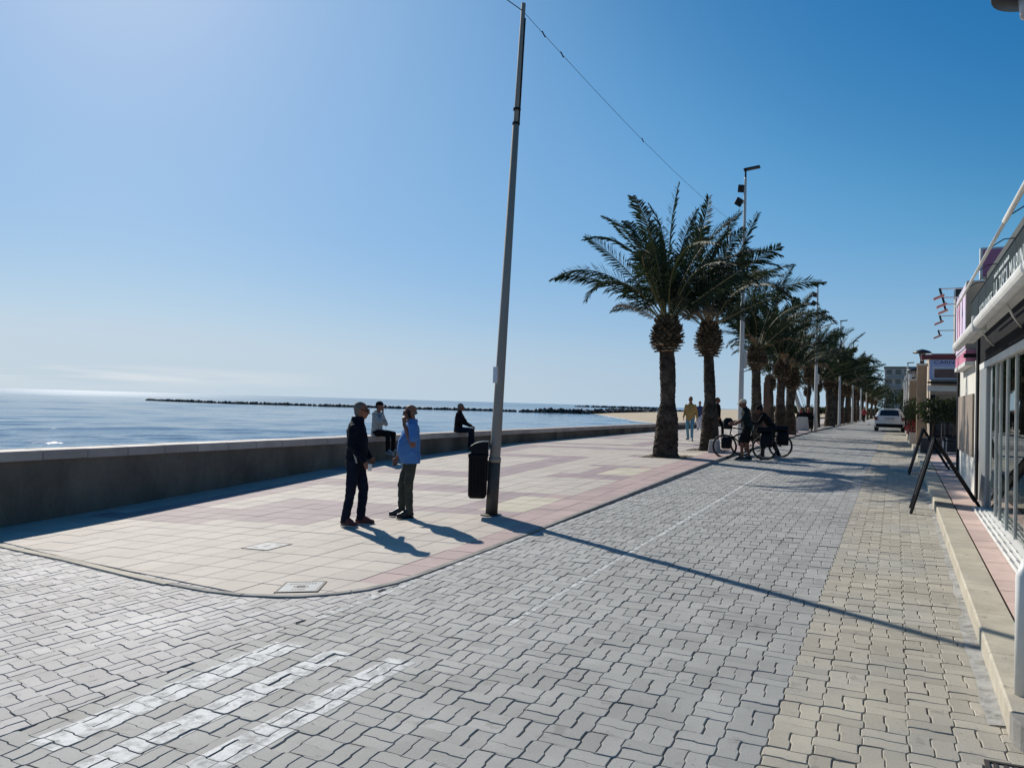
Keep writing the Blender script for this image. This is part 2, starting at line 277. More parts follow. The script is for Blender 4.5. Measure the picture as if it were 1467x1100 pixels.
# ------------------------------------------------------------------ object helpers
def tag(o, label=None, cat=None, group=None, kind=None):
    if label: o['label'] = label
    if cat: o['category'] = cat
    if group: o['group'] = group
    if kind: o['kind'] = kind
    return o
def empty(name, loc=(0, 0, 0), rz=0, label=None, cat=None, group=None):
    o = bpy.data.objects.new(name, None); COL.objects.link(o); o.location = loc; o.rotation_euler = (0, 0, rz)
    o.empty_display_size = .2
    return tag(o, label, cat, group)
class MB:
    def __init__(s): s.v = []; s.f = []; s.m = []; s.mi = 0
    def add(s, vs, fs, mi=None):
        b = len(s.v); s.v += [tuple(v) for v in vs]; s.f += [tuple(b + i for i in f) for f in fs]; s.m += [s.mi if mi is None else mi] * len(fs)
        return s
    def box(s, x0, x1, y0, y1, z0, z1, mi=None, mtx=None):
        vs = [Vector((x, y, z)) for z in (z0, z1) for x, y in ((x0, y0), (x1, y0), (x1, y1), (x0, y1))]
        if mtx: vs = [mtx @ v for v in vs]
        return s.add(vs, [(3, 2, 1, 0), (4, 5, 6, 7), (0, 1, 5, 4), (1, 2, 6, 5), (2, 3, 7, 6), (3, 0, 4, 7)], mi)
    def cbox(s, x0, x1, y0, y1, z0, z1, c=.01, mi=None, mtx=None):   # chamfered top and vertical edges
        pts = [(x0 + c, y0), (x1 - c, y0), (x1, y0 + c), (x1, y1 - c), (x1 - c, y1), (x0 + c, y1), (x0, y1 - c), (x0, y0 + c)]
        ins = [(x0 + 1.6 * c, y0 + c), (x1 - 1.6 * c, y0 + c), (x1 - c, y0 + 1.6 * c), (x1 - c, y1 - 1.6 * c), (x1 - 1.6 * c, y1 - c), (x0 + 1.6 * c, y1 - c), (x0 + c, y1 - 1.6 * c), (x0 + c, y0 + 1.6 * c)]
        vs = [Vector((x, y, z0)) for x, y in pts] + [Vector((x, y, z1 - c)) for x, y in pts] + [Vector((x, y, z1)) for x, y in ins]
        if mtx: vs = [mtx @ v for v in vs]
        fs = [tuple(range(7, -1, -1)), tuple(range(16, 24))]
        for k in range(8):
            n = (k + 1) % 8; fs += [(k, n, 8 + n, 8 + k), (8 + k, 8 + n, 16 + n, 16 + k)]
        return s.add(vs, fs, mi)
    def tube(s, pts, rads, n=8, mi=None, caps=True, flat=1.):
        pts = [Vector(p) for p in pts]
        if not hasattr(rads, '__len__'): rads = [rads] * len(pts)
        rings = []; up = None
        for i, p in enumerate(pts):
            d = (pts[min(i + 1, len(pts) - 1)] - pts[max(i - 1, 0)]).normalized()
            if up is None: up = Vector((0, 0, 1)) if abs(d.z) < .9 else Vector((1, 0, 0))
            x = d.cross(up).normalized(); y = x.cross(d).normalized(); up = y if abs(d.z) < .9 or i else up
            x = d.cross(up).normalized(); y = x.cross(d).normalized()
            rings.append([p + x * (math.cos(2 * math.pi * k / n) * rads[i]) + y * (math.sin(2 * math.pi * k / n) * rads[i] * flat) for k in range(n)])
        vs = [v for r in rings for v in r]; fs = []
        for i in range(len(rings) - 1):
            for k in range(n):
                a = i * n + k; b = i * n + (k + 1) % n; fs.append((b, a, a + n, b + n))
        if caps: fs += [tuple(range(n)), tuple(range((len(rings) - 1) * n + n - 1, (len(rings) - 1) * n - 1, -1))]
        return s.add(vs, fs, mi)
    def lathe(s, prof, c=(0, 0, 0), n=16, mi=None):
        vs = [(c[0] + r * math.cos(2 * math.pi * k / n), c[1] + r * math.sin(2 * math.pi * k / n), c[2] + z) for r, z in prof for k in range(n)]
        fs = [(i * n + k, i * n + (k + 1) % n, (i + 1) * n + (k + 1) % n, (i + 1) * n + k) for i in range(len(prof) - 1) for k in range(n)]
        fs += [tuple(range(n - 1, -1, -1)), tuple(range((len(prof) - 1) * n, len(prof) * n))]
        return s.add(vs, fs, mi)
    def build(s, name, m, parent=None, smooth=False, label=None):
        me = bpy.data.meshes.new(name); me.from_pydata(s.v, [], s.f)
        for x in (m if isinstance(m, (list, tuple)) else [m]): me.materials.append(M[x] if isinstance(x, str) else x)
        if max(s.m, default=0): me.polygons.foreach_set('material_index', s.m)
        if smooth: me.polygons.foreach_set('use_smooth', [True] * len(me.polygons))
        o = bpy.data.objects.new(name, me); COL.objects.link(o); o.parent = parent
        if label: o['label'] = label
        return o
def inst(name, me, parent=None, mtx=None):
    o = bpy.data.objects.new(name, me); COL.objects.link(o); o.parent = parent
    if mtx is not None: o.matrix_basis = mtx
    return o
def copy_tree(o, parent=None):
    c = o.copy(); COL.objects.link(c); c.parent = parent
    for ch in o.children: copy_tree(ch, c)
    return c
def sheet(name, tx, sy, m, zo=0, parent=None, fn=zg):
    vs = [(t, s, fn(t, s) + zo) for s in sy for t in tx]; n = len(tx)
    fs = [(j * n + i, j * n + i + 1, (j + 1) * n + i + 1, (j + 1) * n + i) for j in range(len(sy) - 1) for i in range(n - 1)]
    return MB().add(vs, fs).build(name, m, parent)
def rng(a, b, st): k = max(1, int(round((b - a) / st))); return [a + (b - a) * i / k for i in range(k + 1)]
def text_mesh(name, body, h, m, parent, mtx, sx=1., depth=.004, align='LEFT'):
    cu_ = bpy.data.curves.new(name, 'FONT'); cu_.body = body; cu_.size = h * 1.4; cu_.extrude = depth; cu_.align_x = align
    to = bpy.data.objects.new('t', cu_); me = evaluated(to); me.name = name; me.materials.clear(); me.materials.append(M[m])
    me.transform(Matrix.Diagonal((sx, 1, 1, 1)))
    return inst(name, me, parent, mtx)

TMP = bpy.data.scenes.new('workbench')      # throw-away scene where modifiers and text are evaluated quickly
def evaluated(ob):
    TMP.collection.objects.link(ob); vl = TMP.view_layers[0]; vl.update(); me = bpy.data.meshes.new_from_object(ob.evaluated_get(vl.depsgraph)); bpy.data.objects.remove(ob); return me
# ------------------------------------------------------------------ sea, sand, land
def sea_mesh():
    rs = np.random.RandomState(4)
    az_ = np.linspace(R(-66), R(-6), 640); rad = 22 * np.exp(np.linspace(0, math.log(150), 640))
    A, D = np.meshgrid(az_, rad); X = D * np.sin(A); Y = D * np.cos(A); step = D * .0095; H = np.zeros_like(X)
    for k in range(54):
        lam = .42 * 1.09 ** k * rs.uniform(.9, 1.1); th = R(-35) + rs.normal(0, .55); amp = .0185 * min(lam, 5) ** .55 * rs.uniform(.5, 1.3) / 1.6
        fadek = np.clip((lam / step - 2.2) / 3., 0, 1); kx, ky = math.cos(th) * 2 * math.pi / lam, math.sin(th) * 2 * math.pi / lam
        ph_ = rs.uniform(0, 6.28) + .7 * np.sin(X * .11 * rs.uniform(.6, 1.4) + k) + .7 * np.sin(Y * .09 * rs.uniform(.6, 1.4) + 2 * k)
        c = np.cos(X * kx + Y * ky + ph_); H += fadek * amp * (c - .25 * (1 - c * c))
    gust = .75 + .35 * np.sin(X * .031 + 1) * np.sin(Y * .023 + X * .011); Z = -1.6 + H * gust
    X = np.minimum(X, -12.36)
    n, m = X.shape; vs = np.stack([X, Y, Z], -1).reshape(-1, 3); i = np.arange(n - 1)[:, None] * m + np.arange(m - 1)[None, :]
    fs = np.stack([i, i + 1, i + m + 1, i + m], -1).reshape(-1, 4)[:, ::-1]; vs = np.concatenate([vs, [[-12.35, -4000, -1.72], [-12.35, 9000, -1.72], [-12000, 9000, -1.72], [-12000, -4000, -1.72]]]); fs = np.concatenate([fs, [[n * m, n * m + 1, n * m + 2, n * m + 3]]])
    me = bpy.data.meshes.new('sea'); me.from_pydata(vs.tolist(), [], fs.tolist()); me.polygons.foreach_set('use_smooth', [True] * len(me.polygons)); me.materials.append(M['sea'])
    return inst('sea', me)
sea = sea_mesh()
tag(sea, kind='structure')
shore = [(-12.4, 96), (-20, 112), (-30, 130), (-42, 151), (-49, 161), (-58, 179), (-70, 204), (-82, 232), (-92, 252), (-104, 275), (-104, 330), (-112, 420), (-130, 560), (-165, 760), (-260, 1100)]
vs = []; fs = []
for i, (a, b) in enumerate(shore):
    for k in range(9):
        f_ = k / 8; t = a + (-12.4 - a) * f_; s_ = b + (0 if i else -6 * f_) + f_ * 12
        vs.append((t, s_, min(-1.62 + abs(t - a) * .05 + .02 * k, .12) + .08 * noise.noise(Vector((t * .2, s_ * .1, 0)))))
for i in range(len(shore) - 1):
    for k in range(8): a = i * 9 + k; fs.append((a, a + 1, a + 10, a + 9))
b_ = len(vs); vs += [(-260, 1100, .1), (-12.4, 1112, .1), (-12.4, 2500, .2), (-400, 2500, .1)]; fs.append((b_, b_ + 1, b_ + 2, b_ + 3))
tag(MB().add(vs, fs).build('beach', 'sand'), kind='structure')
fm = MB()
for i in range(2, 9):
    a = Vector((*shore[i], 0)); b = Vector((*shore[i + 1], 0)); d = (b - a).normalized(); n_ = Vector((-d.y, d.x, 0)) * (1 if -d.y < 0 else -1)
    w0 = .9 + .5 * math.sin(i * 2.1); w1 = .9 + .5 * math.sin(i * 2.1 + 2.1)
    fm.add([(a + n_ * w0 * 1.6).to_tuple()[:2] + (-1.585,), (b + n_ * w1 * 1.6).to_tuple()[:2] + (-1.585,), (b - n_ * .5).to_tuple()[:2] + (-1.585,), (a - n_ * .5).to_tuple()[:2] + (-1.585,)], [(0, 1, 2, 3)])
tag(fm.build('surf', 'foam'), kind='stuff')
txl = [-12.3, -8, -5, -4.2, .5, 4, 9, 30, 120, 500]
tag(sheet('ground', txl, [-60, -20, -5, 0, 5, 10, 15, 20, 25, 30, 45, 60, 100, 200, 500, 1500, 5000], 'land', -.14), kind='structure')
# ------------------------------------------------------------------ pavers
CELL = .214; HB = CELL / 2
def w_(u):
    u = u % 1.
    for a, b, va, vb in ((0, .06, 0, 1), (.06, .44, 1, .75), (.44, .56, .75, -.75), (.56, .94, -.75, -1), (.94, 1.0001, -1, 0)):
        if a <= u <= b: return va + (vb - va) * (u - a) / (b - a)
AMP = .0078
def edge_vals(a, b):
    out = [a]; k0 = math.floor(a / CELL)
    for k in (k0, k0 + 1):
        for q in (.06, .44, .56, .94):
            v = (k + q) * CELL
            if a + 1e-6 < v < b - 1e-6: out.append(v)
    return out
def block_outline(x0, x1, y0, y1, inset=.003):
    P = [(x, y0) for x in edge_vals(x0, x1)] + [(x1, y) for y in edge_vals(y0, y1)]
    P += [(x0 + x1 - x, y1) for x in edge_vals(x0, x1)] + [(x0, y0 + y1 - y) for y in edge_vals(y0, y1)]
    P = [(x + AMP * w_(y / CELL), y + AMP * w_(x / CELL)) for x, y in P]
    n = len(P); Q = []
    for i in range(n):
        a = Vector(P[i - 1]); b = Vector(P[i]); c = Vector(P[(i + 1) % n])
        d1 = (b - a).normalized(); d2 = (c - b).normalized(); n1 = Vector((-d1.y, d1.x)); n2 = Vector((-d2.y, d2.x))
        m = (n1 + n2); m = m / max(.35, m.length_squared / 2) * 1.0 if m.length > 1e-6 else n1
        mm = Vector((m.x * 1.15, m.y * .55)); Q.append((b + mm * inset * .5, b + mm * (inset + .0085) * .5))
    return Q
BL = []     # (kind) four block shapes, local to the cell centre
for v_ in (0, 1):
    for k in (0, 1):
        BL.append(block_outline(k * HB, k * HB + HB, 0, CELL) if v_ else block_outline(0, CELL, k * HB, k * HB + HB))
def block_geo(Q, cx=0, cy=0):
    n = len(Q); vs = [(q[1].x - cx, q[1].y - cy, 0) for q in Q] + [(q[0].x - cx, q[0].y - cy, -.005) for q in Q] + [(q[0].x - cx, q[0].y - cy, -.022) for q in Q]
    fs = [tuple(range(n))] + [(n + i, n + (i + 1) % n, (i + 1) % n, i) for i in range(n)] + [(2 * n + i, 2 * n + (i + 1) % n, n + (i + 1) % n, n + i) for i in range(n)]
    return vs, fs
def clip_poly(P, a, b, c):   # keep a*x+b*y+c >= 0
    out = []
    for i in range(len(P)):
        p = P[i]; q = P[(i + 1) % len(P)]; dp = a * p[0] + b * p[1] + c; dq = a * q[0] + b * q[1] + c
        if dp >= 0: out.append(p)
        if (dp >= 0) != (dq >= 0):
            k = dp / (dp - dq); out.append((p[0] + (q[0] - p[0]) * k, p[1] + (q[1] - p[1]) * k))
    return out
centres = [(HB / 2, HB), (HB * 1.5, HB), (HB, HB / 2), (HB, HB * 1.5)]   # matches order V0 V1 H0 H1 below
ORDER = [2, 3, 0, 1]    # BL index: 0,1 are H; 2,3 are V
tops = []   # list of (world xy outline of the top, z) for paint
def pave(parent, mname, keep, rot=0., org=(0, 0), t0=-5, t1=1, s0=0, s1=45, record=True, clip=None, seed=1):
    rnd = random.Random(seed); meshes = []
    for k, (bi, c) in enumerate(zip(ORDER, centres)):
        vs, fs = block_geo(BL[bi], *c); me = bpy.data.meshes.new('paver'); me.from_pydata(vs, [], fs); me.materials.append(M[mname]); meshes.append(me)
    items = []; ca, sa = math.cos(rot), math.sin(rot)
    R_ = int(max(abs(t0 - org[0]), abs(t1 - org[0]), abs(s0 - org[1]), abs(s1 - org[1])) / CELL * 1.2) + 3
    for i in range(-R_, R_):
        for j in range(-R_, R_):
            for k in ((0, 1) if (i + j) % 2 else (2, 3)):
                lx = i * CELL + centres[k][0]; ly = j * CELL + centres[k][1]
                x = org[0] + lx * ca - ly * sa; y = org[1] + lx * sa + ly * ca
                if not (t0 < x < t1 and s0 < y < s1) or not keep(x, y): continue
                items.append((x, y, k))
    def score(it):
        p = (it[0], it[1], zg(it[0], it[1])); q = pix(p)
        return (0 if inview(p, 20) else 1000) + (Vector(p) - CAM).length
    items.sort(key=score); joined = MB()
    for n, (x, y, k) in enumerate(items):
        q = Matrix.Translation((x, y, 0)) @ Matrix.Rotation(rot, 4, 'Z')
        dz = rnd.gauss(0, .0016) + (.006 * max(0, noise.noise(Vector((x * .7, y * .7, 3)))))
        tx, ty = rnd.gauss(0, .008), rnd.gauss(0, .008)
        jx, jy = rnd.gauss(0, .0012), rnd.gauss(0, .0012)
        if y < 3.96 and rot == 0: jy -= .005
        vs, fs = block_geo(BL[ORDER[k]], *centres[k])
        if record: nn_ = len(BL[ORDER[k]]); tops.append(([((q @ Vector((v[0] + jx, v[1] + jy, 0)))[:2]) for v in vs[:nn_]], x, y, dz, tx, ty))
        cut = clip and clip(x, y)
        if n < 300 and not cut:
            mm = slope_m(x, y, dz, rot) @ Matrix.Translation((jx, jy, 0)) @ Euler((ty, -tx, 0)).to_matrix().to_4x4()
            inst('paver', meshes[k], parent, mm)
        else:
            if y > 26: vs = [(a, b, c) for a, b, c in vs[:-len(BL[0])]]; fs = [f for f in fs if max(f) < len(vs)]
            P = [q @ Vector((v[0] + jx, v[1] + jy, 0)) for v in vs]
            if cut: P = [Vector((min(p.x, cut - .002), p.y, 0)) for p in P]
            joined.add([(p.x, p.y, zg(p.x, p.y) + v[2] + dz + tx * (p.x - x) + ty * (p.y - y)) for p, v in zip(P, vs)], fs)
    o = joined.build('pavers', mname, parent); o['kind'] = 'stuff'
    return o
S_END = 42.02
road = tag(sheet('road', rng(-4.4, -.53, .6), rng(-1, S_END, .6) , 'joint', -.011), kind='structure')
strip = tag(sheet('parking_strip', rng(-.53, 1.7, .4), rng(-1, S_END, .6), 'joint', -.0112), kind='structure')
side = tag(sheet('side_road', rng(-12.2, -4.4, .6), rng(-1, 6.6, .5), 'joint', -.0114), kind='structure')
pave(road, 'paver', lambda x, y: x < -.56, org=(-4.84, 0), t0=-4.25, t1=-.5, s0=1.2, s1=S_END)
pave(strip, 'paver_beige', lambda x, y: x < .72 or y < 4.35, org=(-.56, 0), t0=-.55, t1=1.6, s0=1.2, s1=S_END, record=False, seed=2)
LE = R(-10.6)
def prom_front(t):     # s of the promenade's front edge
    return None
pave(side, 'paver_left', lambda x, y: y < 6.35 + .0 * x and ((y < 6.02 + (-.19) * (x + 9.9) + .3) or (x > -5.6 and y < 5.9) or x > -4.6), rot=LE, org=(-9.9, 5.9), t0=-12.3, t1=-4.14, s0=1.6, s1=6.9, record=False,
     clip=lambda x, y: -4.203 if x > -4.4 else None, seed=3)
# far part of the street, too far for single pavers
tag(sheet('far_road', [-4.3, -2, -.56], rng(S_END, 60, 3) + rng(63, 400, 40) + [1500], 'road_far', -.004), kind='structure')
tag(sheet('far_parking_strip', [-.56, .6], rng(S_END, 60, 3) + rng(63, 400, 40) + [1500], 'far_beige', -.003), kind='structure')
# painted markings: the tops of the pavers inside each stripe, worn through
def marking(name, t0, t1, s0, s1, m, step=None):
    mb = MB()
    for P, x, y, dz, tx, ty in tops:
        if not (t0 - .2 < x < t1 + .2 and s0 - .2 < y < s1 + .2): continue
        Q = clip_poly(P, 1, 0, -t0)
        for a in ((-1, 0, t1), (0, 1, -s0), (0, -1, s1)):
            if len(Q) > 2: Q = clip_poly(Q, *a)
        if len(Q) < 3: continue
        mb.add([(p[0], p[1], zg(p[0], p[1]) + .0022 + dz + tx * (p[0] - x) + ty * (p[1] - y)) for p in Q], [tuple(range(len(Q)))])
    tag(mb.build(name, m), kind='structure')
marking('road_marking_stripe', -4.02, -3.77, 2.5, 4.31, 'paint')
marking('road_marking_stripe', -3.54, -3.33, 2.44, 4.33, 'paint')
marking('road_marking_stripe', -3.06, -2.84, 1.5, 4.36, 'paint')
marking('centre_line', -2.695, -2.64, 5.3, 9.5, 'paint_line')
marking('centre_line', -2.70, -2.62, 9.5, 18.2, 'paint_line')
marking('centre_line', -2.69, -2.63, 18.2, S_END, 'paint_faint')
marking('edge_line', -4.25, -4.1, 4.9, S_END, 'paint_faint')
tag(MB().add([(-2.7, 17.8, zg(-2.7, 17.8)), (-2.62, 17.8, 0)], []).build('x', 'paint')) if False else None
# cement dust strip against the right kerb
dm = MB(); ys = rng(4.8, 30, .12)
for a, b in zip(ys[:-1], ys[1:]):
    wa = .485 + .02 * noise.noise(Vector((a * 3, 0, 0))) - (.03 if a < 7 else 0); wb = .485 + .02 * noise.noise(Vector((b * 3, 0, 0))) - (.03 if b < 7 else 0)
    dm.add([(wa, a, zg(wa, a) + .006), (.56, a, zg(.5, a) + .016), (.56, b, zg(.5, b) + .016), (wb, b, zg(wb, b) + .006)], [(0, 1, 2, 3)])
tag(dm.build('cement_strip', 'mortar'), kind='structure')

# ------------------------------------------------------------------ promenade
EDGE = [(-12.2, 6.42), (-9.9, 6.0), (-8.57, 5.78), (-6.95, 5.45), (-6.2, 5.31), (-5.72, 5.25), (-5.29, 5.25), (-4.95, 5.33), (-4.77, 5.41), (-4.55, 5.6), (-4.39, 5.84), (-4.3, 6.15), (-4.27, 6.6)]
def ph(s): return .012 + .055 * min(1, max(0, (s - 8) / 8))
def zp(t, s): return zg(t, s) + ph(s)
conv = [(a, b) for a, b in zip(EDGE[:-1], EDGE[1:])]
def clip_prom(P):
    for (ax, ay), (bx, by) in conv:
        nx, ny = -(by - ay), (bx - ax); P = clip_poly(P, nx, ny, -(nx * ax + ny * ay))
        if len(P) < 3: return []
    return P
G = .413
def tcol(i, j):   # tile centre -> colour
    t = -4.21 - G * (i + .5); s = 5.62 + G * (j + .5)
    u = (s - 10.55) % 5.37
    if s > 40: return 't_mauve' if (i * 3 + j) % 7 < 2 or i < 2 and j % 6 < 4 else 't_cream'
    if i == 0 and s > 6.2: return 't_red'
    if i == 1 and s > 9.0 and not .0 < 0: return 't_red' if s > 9.6 else 't_cream'
    if s > 10.1:
        if i <= 4 and u < 1.7: return 't_yellow' if i < 4 or u < 0 else 't_mauve'
        if i <= 5 and 1.7 <= u < 2.25: return 't_red' if i < 3 else 't_mauve'
        if i <= 5 and u > 4.65: return 't_mauve'
        if i <= 4: return 't_cream'
    v = (s - 14.2) % 10.7
    if s > 8.5:
        if i in (8, 9) and v < 5.9: return 't_mauve'
        if 5.2 < v < 6.0 and 8 <= i <= 15: return 't_mauve'
        if i in (15, 16) and 5.2 < v < 9.2: return 't_mauve'
        if 8.9 < v < 9.7 and 6 <= i <= 16: return 't_mauve'
        if i >= 10 and .2 < v < .9: return 't_mauve'
    if 9.3 < s < 10.6 and 6 <= i <= 12 and i + j > 14: return 't_mauve'
    if 8.0 < s < 9.2 and i > 8 and (i + j) % 9 < 6: return 't_mauve'
    return 't_cream'
prom = tag(sheet('promenade', rng(-12.3, -4.7, .7), rng(7.2, 40, .8) + rng(43, 400, 25) + [1500], 'joint', -.012, fn=zp), kind='structure')
pf = clip_prom([(-12.3, 5), (-4.272, 5), (-4.272, 7.2), (-12.3, 7.2)])
bed = MB()
for xi in range(20):
    for yi in range(5):
        q_ = clip_prom([(-12.3 + xi * .42, 5.1 + yi * .42), (-11.88 + xi * .42, 5.1 + yi * .42), (-11.88 + xi * .42, 5.52 + yi * .42), (-12.3 + xi * .42, 5.52 + yi * .42)])
        q_ = clip_poly(q_, -1, 0, -4.272) if len(q_) > 2 else q_
        if len(q_) > 2: bed.add([(x, y, zp(x, y) - .009) for x, y in q_], [tuple(range(len(q_)))])
bed.build('edge_bed', 'joint', prom)
sheet('edge_bed', [-4.7, -4.272], rng(7.2, 60, 1), 'joint', -.012, prom, zp)
sheet('far_paving', [-12.3, -8, -4.272], rng(52, 400, 25) + [1500], 't_cream', .0, prom, zp)
HOLES = []
TILEME = {}
for c in ('t_cream', 't_yellow', 't_mauve', 't_red'):
    h = G / 2 - .0022; k = h - .003
    me = bpy.data.meshes.new('tile'); me.from_pydata([(-k, -k, 0), (k, -k, 0), (k, k, 0), (-k, k, 0), (-h, -h, -.004), (h, -h, -.004), (h, h, -.004), (-h, h, -.004), (-h, -h, -.011), (h, -h, -.011), (h, h, -.011), (-h, h, -.011)],
        [], [(0, 1, 2, 3)] + [(4 + i, 4 + (i + 1) % 4, (i + 1) % 4, i) for i in range(4)] + [(8 + i, 8 + (i + 1) % 4, 4 + (i + 1) % 4, 4 + i) for i in range(4)])
    me.materials.append(M[c]); TILEME[c] = me
PITS = [(-5.75, 21.2), (-5.3, 24.3), (-4.95, 31.3), (-4.9, 37.0), (-4.9, 39.4)]
tiles = []
for i in range(0, 19):
    for j in range(-1, 113):
        t = -4.21 - G * (i + .5); s = 5.62 + G * (j + .5)
        if i == 0: continue
        if any(abs(t - a) < .62 and abs(s - b) < .62 for a, b in PITS): continue
        tiles.append((t, s, i, j))
for j in range(-1, 113):   # border row, narrower, against the kerb line
    tiles.append((-4.21 - G * .5, 5.62 + G * (j + .5), 0, j))
tiles.sort(key=lambda q: (0 if inview((q[0], q[1], zp(q[0], q[1])), 10) else 1000) + (Vector((q[0], q[1], 0)) - CAM).length)
rt = random.Random(5); cnt = 0; joinT = {c: MB() for c in TILEME}
for t, s, i, j in tiles:
    dz = rt.gauss(0, .0008); h = G / 2 - .0022
    P = [(t - h, s - h), (t + h, s - h), (t + h, s + h), (t - h, s + h)]
    Q = clip_prom(P) if s < 7.6 else P
    Q = clip_poly(Q, -1, 0, -4.272) if i == 0 and len(Q) > 2 else Q
    if len(Q) < 3: continue
    c = tcol(i, j)
    if j < 2 and i < 5: c = 't_cream' if i else 't_red' if s > 6 else 't_cream'
    if len(Q) == 4 and Q[0] == P[0] and Q[2] == P[2] and i and cnt < 290:
        e = .1; a = (zp(t + e, s) - zp(t - e, s)) / .2; b = (zp(t, s + e) - zp(t, s - e)) / .2
        n_ = Vector((-a, -b, 1)).normalized(); x_ = Vector((1, 0, a)).normalized(); y_ = n_.cross(x_)
        inst('tile', TILEME[c], prom, Matrix.Translation((t, s, zp(t, s) + dz)) @ Matrix((x_, y_, n_)).transposed().to_4x4()); cnt += 1
    else:
        n = len(Q); cx = sum(q[0] for q in Q) / n; cy = sum(q[1] for q in Q) / n
        I = [(x + (cx - x) * .014, y + (cy - y) * .014) for x, y in Q]
        joinT[c].add([(x, y, zp(x, y) + dz) for x, y in I] + [(x, y, zp(x, y) - .004 + dz) for x, y in Q] + [(x, y, zp(x, y) - .011) for x, y in Q],
                     [tuple(range(n))] + [(n + k, n + (k + 1) % n, (k + 1) % n, k) for k in range(n)] + [(2 * n + k, 2 * n + (k + 1) % n, n + (k + 1) % n, n + k) for k in range(n)])
for c, mb in joinT.items():
    if mb.v: mb.build('tiles', c, prom)['kind'] = 'stuff'
# kerb stones along the promenade edge
path = [(-12.2, 6.42)]
def resample(pts, step):
    out = [pts[0]]; acc = 0
    for a, b in zip(pts[:-1], pts[1:]):
        d = math.dist(a, b); n = max(1, int(d / .12))
        for k in range(1, n + 1):
            p = (a[0] + (b[0] - a[0]) * k / n, a[1] + (b[1] - a[1]) * k / n); acc += d / n; out.append(p)
    return out
fine_ = resample(EDGE + [(-4.27, 12), (-4.27, 20), (-4.27, 150)], 1)
seg = []; acc = 0
stone = 0; cur = [fine_[0]]
def kerb_stone(pts, wid, lo, top, m, parent, name='kerb_stone', side_=1, gap=.004, fn=zg):
    mb = MB(); vs = []
    for k, p in enumerate(pts):
        a = pts[max(0, k - 1)]; b = pts[min(len(pts) - 1, k + 1)]
        d = Vector((b[0] - a[0], b[1] - a[1])).normalized(); n = Vector((d.y, -d.x)) * side_
        p = Vector(p) + d * (gap if k == 0 else (-gap if k == len(pts) - 1 else 0)); o_ = p + n * wid; tz = top(p.y) if callable(top) else top
        c = min(.012, max(.003, tz * .2)); z0 = fn(p.x, p.y)
        vs += [(p.x, p.y, z0 + lo), (p.x, p.y, z0 + tz), ((p + n * (wid - c)).x, (p + n * (wid - c)).y, z0 + tz), (o_.x, o_.y, z0 + tz - c), (o_.x, o_.y, z0 + lo)]
    n5 = len(pts); fs = []
    for k in range(n5 - 1):
        for q in range(4): a = k * 5 + q; fs.append((a, a + 5, a + 6, a + 1) if side_ > 0 else (a, a + 1, a + 6, a + 5))
    fs += [tuple(range(5)), tuple(range(5 * n5 - 5, 5 * n5))]
    return mb.add(vs, fs).build(name, m, parent)
for p in fine_[1:]:
    cur.append(p); L_ = sum(math.dist(a, b) for a, b in zip(cur[:-1], cur[1:]))
    if L_ >= .98:
        kerb_stone(cur, .07 if cur[0][1] > 7 or cur[0][0] > -6.5 else .1, -.03, lambda s: ph(s) + .002, 'kerb_grey' if cur[0][0] > -7 else 'kerb', prom)
        cur = [p]
# tree pits
for k, (a, b) in enumerate(PITS):
    z = zp(a, b)
    MB().add([(a - .62, b - .62, zp(a - .62, b - .62) - .008), (a + .62, b - .62, zp(a + .62, b - .62) - .008), (a + .62, b + .62, zp(a + .62, b + .62) - .008), (a - .62, b + .62, zp(a - .62, b + .62) - .008)], [(0, 1, 2, 3)]).build('tree_pit', 'soil', prom)
pm = MB(); rr = random.Random(3)
for a, b in PITS[:3]:
    for k in range(140):
        x = a + rr.uniform(-.6, .6); y = b + rr.uniform(-.6, .6); q = rr.uniform(.008, .028); z = zp(x, y) - .008
        pm.add([(x - q, y, z), (x, y - q, z), (x + q, y, z), (x, y + q, z), (x, y, z + q * 1.2)], [(0, 1, 4), (1, 2, 4), (2, 3, 4), (3, 0, 4)])
tag(pm.build('pit_gravel', 'soil'), kind='stuff')
# covers
def cover(name, c, half, rz, label, emb):
    mtx = slope_m(c[0], c[1], ph(c[1]) + .0035, rz)
    o = empty(name, label=label, cat='manhole cover'); o.matrix_basis = mtx
    fr = MB(); h = half; w = .018
    for a in ((-h, h, -h, -h + w), (-h, h, h - w, h), (-h, -h + w, -h + w, h - w), (h - w, h, -h + w, h - w)): fr.box(a[0], a[1], a[2], a[3], -.01, .004)
    fr.build('frame', 'iron', o); MB().cbox(-h + w + .003, h - w - .003, -h + w + .003, h - w - .003, -.01, .002, .002).build('lid', 'cover', o)
    e = MB()
    if emb == 1:
        for k in range(20):
            a0 = 2 * math.pi * k / 20; a1 = 2 * math.pi * (k + 1) / 20
            e.add([(.075 * math.cos(a0), .045 * math.sin(a0), .0035), (.075 * math.cos(a1), .045 * math.sin(a1), .0035), (.062 * math.cos(a1), .034 * math.sin(a1), .0035), (.062 * math.cos(a0), .034 * math.sin(a0), .0035)], [(3, 2, 1, 0)])
        for k in range(9): e.box(-.13 + k * .029, -.13 + k * .029 + .018, .1, .125, .002, .004)
        for k in range(5): e.box(-.06 + k * .026, -.06 + k * .026 + .016, -.125, -.1, .002, .004)
        for k in range(3): e.box(-.04, .04, -.02 + k * .016, -.012 + k * .016, .002, .004)
    else:
        for x, y in ((-.1, -.1), (.1, .1)): e.box(x - .05, x + .05, y - .012, y + .012, .002, .004)
        e.box(-.012, .012, -.06, .06, .002, .0042)
    e.build('emblem', 'iron', o)['kind'] = 'stuff'
    return o
cover('manhole_cover', (-6.862, 7.135), .212, 0, 'square pale metal cover set among the tiles of the promenade', 0)
cover('manhole_cover', (-4.97, 5.63), .2, R(28), 'pale cover with an oval emblem at the rounded corner of the promenade', 1)

